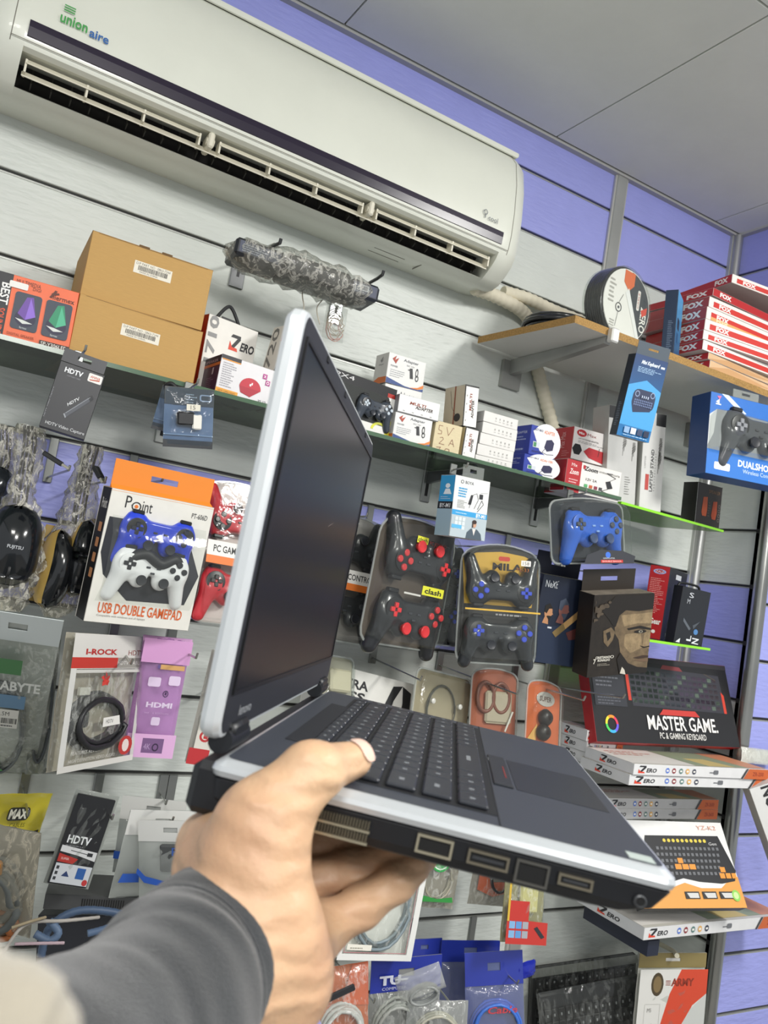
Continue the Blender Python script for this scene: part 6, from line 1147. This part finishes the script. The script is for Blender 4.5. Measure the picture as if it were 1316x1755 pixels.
z1=zbox('upper of two bright flat white keyboard boxes directly under the red-edged box',((1085,1326),(1085,1307)),1.345,(1314,1327),(1008,1274),zb=t0); t1=t0+z1[2]
zz=None
for k,(y,l) in enumerate(((1292,'third'),(1270,'second'),(1249,'first'))):
    b=zbox('flat white keyboard box end left of the red-edged box, %s from the top'%l,((1003+1*k,y+17),(1003+k,y-2)),1.50,(1180,y+10),(957,y-24),zb=zz,w=.12); zz=b[0].matrix_basis.translation.z-Z+b[2]+.0005
b=box('keyboard_box','black red-edged gaming keyboard box leaning on the white boxes',((1003,1116),(1241,1141.5),(1269,1282),(1022.5,1271)),1.50,.035,{'front':'#1e1e21','left':'#b0262c','right':'#c0302f','top':'#2a2224','rest':'#a3262b'},pitch=-16,sp=10,sy=10,sr=6,zb=None)
o,w,h,d=b; p=pr(b); p.rect(0,.94,1,1,'#2a282b'); KB='#2a2b33'
p.poly([(.25,.90),(.93,.86),(.94,.40),(.27,.42)],'#34343c'); 
for j in range(6):
    for i in range(17):
        u=.275+.0375*i; v=.80-.068*j-.002*i; c=['#3a4a44','#3a4c42','#3e444c','#463e50','#46394a','#40383f'][(i//3)%6]
        p.n-=1; p.rect(u,v,u+.028,v+.045,c if (i+j)%5 else '#5f6f62')
p.n+=2; p.rect(.245,.48,.265,.80,'#c8402f'); p.poly([(.925,.40),(.945,.40),(.945,.62),(.925,.66)],'#c8402f'); p.poly([(.50,.88),(.52,.93),(.64,.92),(.66,.87)],'#7a3438'); p.line([(.82,.87),(.9,.80)],.001,'#6a5a44')
p.lines(.04,.62,.20,.80,4,'#5a5c64',3,.4); p.lines(.04,.42,.20,.55,4,'#4a4c54',4,.4); p.rect(.02,.4,.23,.90,'#303239'); p.lines(.04,.62,.20,.80,4,'#6a6c74',3,.4); p.lines(.04,.42,.20,.55,4,'#5a5c64',4,.4)
for k,c in enumerate(('#d83a5a','#e8902c','#e8d83a','#4ac85a','#3aa8d8','#6a5ad8')): p.ring(.11,.20,.042,.10,.32,c,5,k*60,k*60+60)
p.poly([(.44,.335),(.47,.40),(.70,.40),(.73,.335)],'#c23a34'); p.text('MASTER GAME.',.35,.16,.85,.325,'#eceae6',bold=.015); p.text('PC & GAMING KEYBOARD',.42,.065,.75,.135,'#d8d6d2',bold=.01); p.done('front_print',o)
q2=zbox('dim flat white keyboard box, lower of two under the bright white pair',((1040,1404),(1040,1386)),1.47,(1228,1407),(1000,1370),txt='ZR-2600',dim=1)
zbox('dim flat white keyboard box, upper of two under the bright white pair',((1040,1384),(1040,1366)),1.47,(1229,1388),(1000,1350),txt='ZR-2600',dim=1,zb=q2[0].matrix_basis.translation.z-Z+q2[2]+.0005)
b=box('keyboard_box','white and orange box with a black orange-keyed keyboard picture',((1070,1405),(1231,1409.5),(1284,1556),(1100,1557)),1.39,.03,{'front':'#e2e2e0','right':'#1f1f20','rest':'#2a2a2a'},pitch=-18,sp=10,sy=10,sr=6)
o,w,h,d=b; p=pr(b); p.poly([(0,0),(1,0),(1,.35),(.93,.34),(.80,.22),(.60,.22),(.45,.28),(.30,.22),(0,.24)],'#d99a4c'); p.poly([(.18,.82),(.92,.83),(1.0,.42),(.96,.30),(.82,.27),(.60,.29),(.45,.33),(.3,.28),(.1,.28),(.06,.4)],'#232427'); [p.ell(.36+.045*k,.765,.016,.022,'#d8c44c',8) for k in range(10)]; p.text('Gen',.80,.715,.88,.75,'#d8d8d8')
for j in range(5):
    for i in range(15): p.n-=1; p.rect(.26+.043*i-.012*j,.655-.072*j,.285+.043*i-.012*j,.69-.072*j,'#6a6c70')
p.n+=1; [p.rect(*r,'#e0923a') for r in ((.44,.50,.49,.56),(.40,.43,.46,.49),(.47,.43,.53,.49),(.54,.43,.60,.49),(.84,.40,.89,.46),(.82,.33,.87,.39),(.88,.33,.93,.39),(.94,.33,.985,.39))]
p.text('YZ-K2',.72,.90,.92,.95,'#d8a08a'); 
for k in range(3): p.rect(.42+.17*k,.10,.56+.17*k,.18,'#2c2c2e'); p.poly([(.46+.17*k,.11),(.55+.17*k,.11),(.55+.17*k,.165),(.44+.17*k,.165)],'#c8c8c6')
p.ell(.92,.135,.04,.065,'#8ac85a',14); p.ell(.92,.135,.025,.04,'#c4e89a',12); p.done('front_print',o)
zbox('flat white keyboard box below the orange-keyed box',((1102,1612),(1102,1590)),1.36,(1345,1603),(992,1537),txt='ZR-200')
b=flat('keyboard_box','dark navy flat box under the lowest flat white keyboard box',((1108,1640),(1104,1614)),1.38,(1128,1640),(1000,1570),{'front':'#1e2436','rest':'#20263a'}); 
b=box('notebook_box','white tilted box end lettered NOTEBOOK at the right edge',((1283,1350),(1345,1335),(1400,1480),(1336,1500)),1.30,.05,{'front':'#d8d8d6','left':'#b9b9b6','rest':'#c8c8c6'},sr=20,sy=8); p=pr(b); p.text('NOTEBOOK',.28,.05,.62,.98,'#2a2a2c',bold=.03,rot=-90); p.done('front_print',b[0])
o,w,h,t=pouch('plastic_bag','crumpled white plastic bag beside the ends of the white boxes',((1268,1278),(1330,1288),(1330,1312),(1275,1308)),1.44,.02,back=M('#dcdad4',.4))
# bags hanging below the laptop
o,w,h,t=pouch('cable_bag','white-edged clear bag with a grey cable ring and red 9 tag',((612,1420),(736,1440),(694,1642),(571,1642)),1.42,.014,back=M('#dcdcd6',.4),sr=16); coil(o,w*.50,h*.46,w*.36,h*.36,.0032,5,M('#7d8a90',.4),y=-.006,jit=.10,seed=3)
p=Print(w,h,0,'front',y0=-.0146); RB='#dededa'; p.rect(0,0,1,.05,RB); p.rect(0,0,.05,1,RB); p.rect(.92,0,1,1,RB); p.line([(.07,.06),(.90,.06),(.90,.84),(.07,.84),(.07,.06)],.0012,'#b87a80'); p.rect(.30,.56,.56,.80,'#c8362c'); p.ring(.47,.66,.07,.055,.25,'#ecd8d2',14); p.line([(.535,.66),(.52,.60),(.46,.585)],.0025,'#ecd8d2'); p.poly([(.10,.08),(.42,.075),(.42,.12),(.10,.125)],'#e4e0d4'); p.lines(.14,.09,.38,.11,1,'#8a8678',3,.4); p.ell(.82,.80,.08,.05,'#d07a90',12); p.done('bag_print',o)
o,w,h,t=pouch('cable_bag','small clear bag with a round green seal and green rim',((728,1400),(800,1415),(774,1557),(708,1555)),1.50,.014,back=M('#8d877a',.5)); coil(o,w*.45,h*.42,w*.34,h*.30,.0022,4,M('#a09a88',.4),jit=.12,seed=5); p=Print(w,h,0,'front',y0=-.0145); p.ell(.42,.58,.26,.16,'#2f9a4c',20); p.ring(.42,.58,.22,.135,.1,'#dff0e0',20); p.text('100%',.30,.585,.54,.64,'#eaf4ea',bold=.03); p.text('COPPER',.28,.535,.56,.575,'#eaf4ea'); p.poly([(.05,.08),(.85,.09),(.82,.15),(.45,.12),(.1,.15)],'#2f8a3c'); p.done('bag_print',o)
o,w,h,t=pouch('cable_bag','clear bag with orange tags and a dark cable',((818,1425),(896,1440),(868,1553),(806,1551)),1.54,.014,back=M('#a8a49a',.5)); coil(o,w*.62,h*.48,w*.24,h*.26,.003,3,M('#34363a',.4),seed=7); mb=MB(); mb.prism([(w*.12,h*.22),(w*.5,h*.14),(w*.9,h*.22),(w*.8,h*.36),(w*.45,h*.34),(w*.3,h*.62),(w*.12,h*.66)],-.008,-.006,M('#cf5a2c',.5)); mb.build('orange_tag',o)
o,w,h,t=pouch('adapter_bag','narrow red and yellow clear pack hanging below the laptop ports',((872,1440),(938,1450),(928,1618),(857,1614)),1.44,.016,back=M('#8f8a5c',.5),sr=12); mb=MB(); mb.box(w*.34,w*.78,-.012,-.001,h*.30,h*.96,M('#c9c27c',.45),bev=.004); mb.build('yellow_insert',o)
p=Print(w,h,0,'front',y0=-.0165); p.poly([(0,0),(1,0),(1,.22),(.52,.23),(.52,.42),(0,.42)],'#b8322a'); [p.rect(.06+.16*(k%3),.06+.09*(k//3),.20+.16*(k%3),.13+.09*(k//3),['#7aa8d0','#5a90c8','#9aa0a8'][k%3]) for k in range(6)]; p.poly([(.66,.16),(.74,.18),(.94,.08),(.86,.06)],'#2a2c30'); p.rect(.0,.22,.05,1,'#c9a83a'); p.done('bag_print',o)
NB='#27379c'
o,w,h,t=pouch('cable_bag','navy headed cable bag with big white letters and grey wires, left of the blue group',((636,1650),(758,1632),(748,1800),(628,1810)),1.44,.016,back=M('#8f9090',.4),header=M(NB,.3),hh=.34); coil(o,w*.40,h*.20,w*.32,h*.36,.0034,5,M('#b4b6b0',.4),seed=9,jit=.12); p=Print(w,h,0,'front',y0=-.0042); p.text('TU',.12,.74,.42,.84,'#d8dcec',bold=.05); p.rect(.34,.78,.52,.80,'#d8dcec'); p.text('COMPUTER',.16,.69,.50,.72,'#c8cce0'); p.done('bag_print',o)
for k,(q,Y,l) in enumerate(((((700,1612),(756,1606),(752,1700),(690,1700)),1.60,'small navy bag header at the back of the blue group'),(((757,1611),(856,1612),(850,1720),(748,1720)),1.56,'wide navy bag hanging behind the shiny blue front bag'),(((800,1634),(890,1627),(905,1800),(795,1805)),1.45,'shiny blue bag with a coiled blue cable, front of blue group'))):
    o,w,h,t=pouch('cable_bag',l,q,Y,.014,back=M('#5f6a94',.4),header=M(NB,.25,coat=.5),hh=.34,filmm=M('#d8dcf4',.08,0,'clear',h=.12,b=.8,s=40))
    if k==2:
        coil(o,w*.52,h*.24,w*.40,h*.26,.0036,5,M('#3f6fc8',.35),seed=3,jit=.1); p=Print(w,h,0,'front',y0=-.0145); p.text('Cable',.35,.40,.85,.47,'#c0424a',bold=.02,shear=.2); p.text('Earth',.42,.10,.78,.18,'#c8362c',bold=.03); p.done('bag_print',o)
o,w,h,t=pouch('cable_bag','blue bag corner sticking out at right of the blue group',((884,1652),(918,1646),(912,1668),(880,1682)),1.45,.012,back=M('#3546c0',.3),filmm=M('#4a5ae0',.1,0,'clear',h=.4,haze='#3546c8',b=.5))
o,w,h,t=pouch('cable_bag','milky zip bag hanging in front of the white-lettered navy bag',((672,1674),(752,1650),(765,1690),(690,1720)),1.36,.014,back=None,filmm=M('#e4e6e4',.12,0,'clear',h=.45,haze='#c9cbc8',b=.7,s=35),sr=25); coil(o,w*.5,h*.1,w*.3,h*.3,.003,3,M('#8f9290',.4),seed=2)
o,w,h,t=pouch('cable_bag','orange-edged bag with a white coiled cable below the hand',((548,1668),(622,1642),(640,1800),(530,1810)),1.40,.018,back=M('#c96a3c',.4),sr=18); coil(o,w*.50,h*.24,w*.36,h*.30,.0042,6,M('#c9cac6',.4),seed=6,jit=.12); p=Print(w,h,0,'front',y0=-.0005); p.poly([(.5,.55),(1,.5),(1,1),(.7,1)],'#d8602c'); p.done('bag_print',o); mb=MB(); mb.box(w*.3,w*.95,-.02,-.014,h*.60,h*.68,M('#26262a',.4),bev=.002,T=RY(-.25)); mb.build('black_strap',o)
o,w,h,t=pouch('cable_bag','blue-printed bag below the milky bag with a yellow cable',((700,1715),(800,1715),(800,1820),(690,1820)),1.40,.014,back=M('#98989a',.4)); coil(o,w*.5,h*.4,w*.36,h*.4,.003,4,M('#b3b0a0',.4),seed=11); 
for a in ((572,1645,640,1718,'wire hook through the orange-edged bag'),(650,1640,732,1757,'long wire hook over the white-lettered navy bag, left of two'),(694,1618,792,1745,'long wire hook over the milky bag, right of two'),(806,1612,886,1686,'wire hook through the shiny blue bag'),(545,1690,553,1716,'short hook under the hand'),(752,1395,764,1415,'hook behind the laptop holding the green sealed bag'),(846,1410,857,1438,'hook behind the laptop holding the orange tagged bag'),(896,1425,905,1452,'hook behind the laptop holding the red and yellow pack'),(650,1400,674,1438,'hook behind the laptop holding the red 9 bag')): peg(*a,L=.30)
mb=MB(); mb.box(0,.012,0,.01,0,.13,M('#a5a3d8',.4),bev=.002); tag(mb.build('plastic_strip',mat=Matrix.Translation(at(552,1790,1.30))@RY(-.55)),'lavender plastic strip leaning just below the hand','strip')
# wrapped keyboards and the army bag
for k,(q,Y,l) in enumerate(((((914,1662),(1090,1634),(1090,1760),(905,1790)),1.655,'film-wrapped black keyboard, upper of two under the white boxes'),(((928,1712),(1092,1668),(1120,1850),(935,1880)),1.55,'film-wrapped black keyboard, lower of two, tilted'))):
    Mx,w,h=fitq(*q,Y,0,0,0,8,2,16); o=empty('wrapped_keyboard',Mx,l,'keyboard'); mb=MB(); mb.box(0,w,0,.018,0,h,M('#1e1f20',.45),bev=.004); kbm=mb.build('keyboard_body',o)
    me=None
    for j in range(5):
        for i in range(14):
            if me is None: m=MB(); m.box(.0006,w/15-.0008,-.005,0,.0006,h/8-.0008,M('#17181a',.4),bev=.001); m.add([(w/45,-.0052,h/20),(w/28,-.0052,h/20),(w/28,-.0052,h/13),(w/45,-.0052,h/13)],[(0,1,2,3)],'#8f9192'); me=m.mesh('key')
            link('key',me,kbm,TR(w*.035+w/15*i,0,h*.86-h/8*(j+1)))
    film(o,w*1.04,h*1.06,.014,CLEAR(h=.03,b=.9,s=30,cr=.12),x0=-w*.02,z0=-h*.03,seed=k+3,wr=.0016)
    if k==0: mb=MB(); mb.box(0,w,-.001,.0,h*.88,h*.995,M('#8a8c86',.4)); mb.build('grey_strip',o)
o,w,h,t=pouch('mouse_pad_bag','white and red bag with a dark shield badge at the lower right',((1095,1634),(1212,1632),(1196,1800),(1082,1802)),1.44,.010,back=M('#d6d4ce',.4),header=M('#8a7c50',.35),hh=.15,filmm=CLEAR(h=.06,b=.7,s=40)); p=Print(w,h,0,'front',y0=-.0105); p.rect(0,0,1,.85,'#d8d7d2'); p.poly([(.60,.85),(1,.85),(1,.60),(.8,.48),(.6,.14),(.4,0),(.1,0),(.35,.3),(.45,.6)],'#cf4a30'); p.poly([(.78,.45),(1,.6),(1,0),(.45,.0)],'#c4c6c2'); p.ell(.26,.70,.09,.12,'#4a3f2c',16); p.ell(.26,.70,.06,.085,'#7d6a48',14); p.text('ARMY',.46,.68,.80,.76,'#8a3424',bold=.04); [p.rect(.38,.69+.02*k,.45,.698+.02*k,'#8a3424') for k in range(3)]; p.line([(.1,.5),(.32,.5),(.32,.24),(.1,.24),(.1,.5)],.0006,'#b0aea8'); p.text('M5',.14,.42,.2,.46,'#8a8884'); p.done('bag_print',o)
mb=MB(); mb.tube(wpath(rpx([(1122,1614,1.55),(1150,1628,1.47),(1160,1638,1.42)]),5),.006,M('#c9c4ae',.6),8); tag(mb.build('display_hook',smooth=60),'thick taped hook above the shield badge bag','hook')
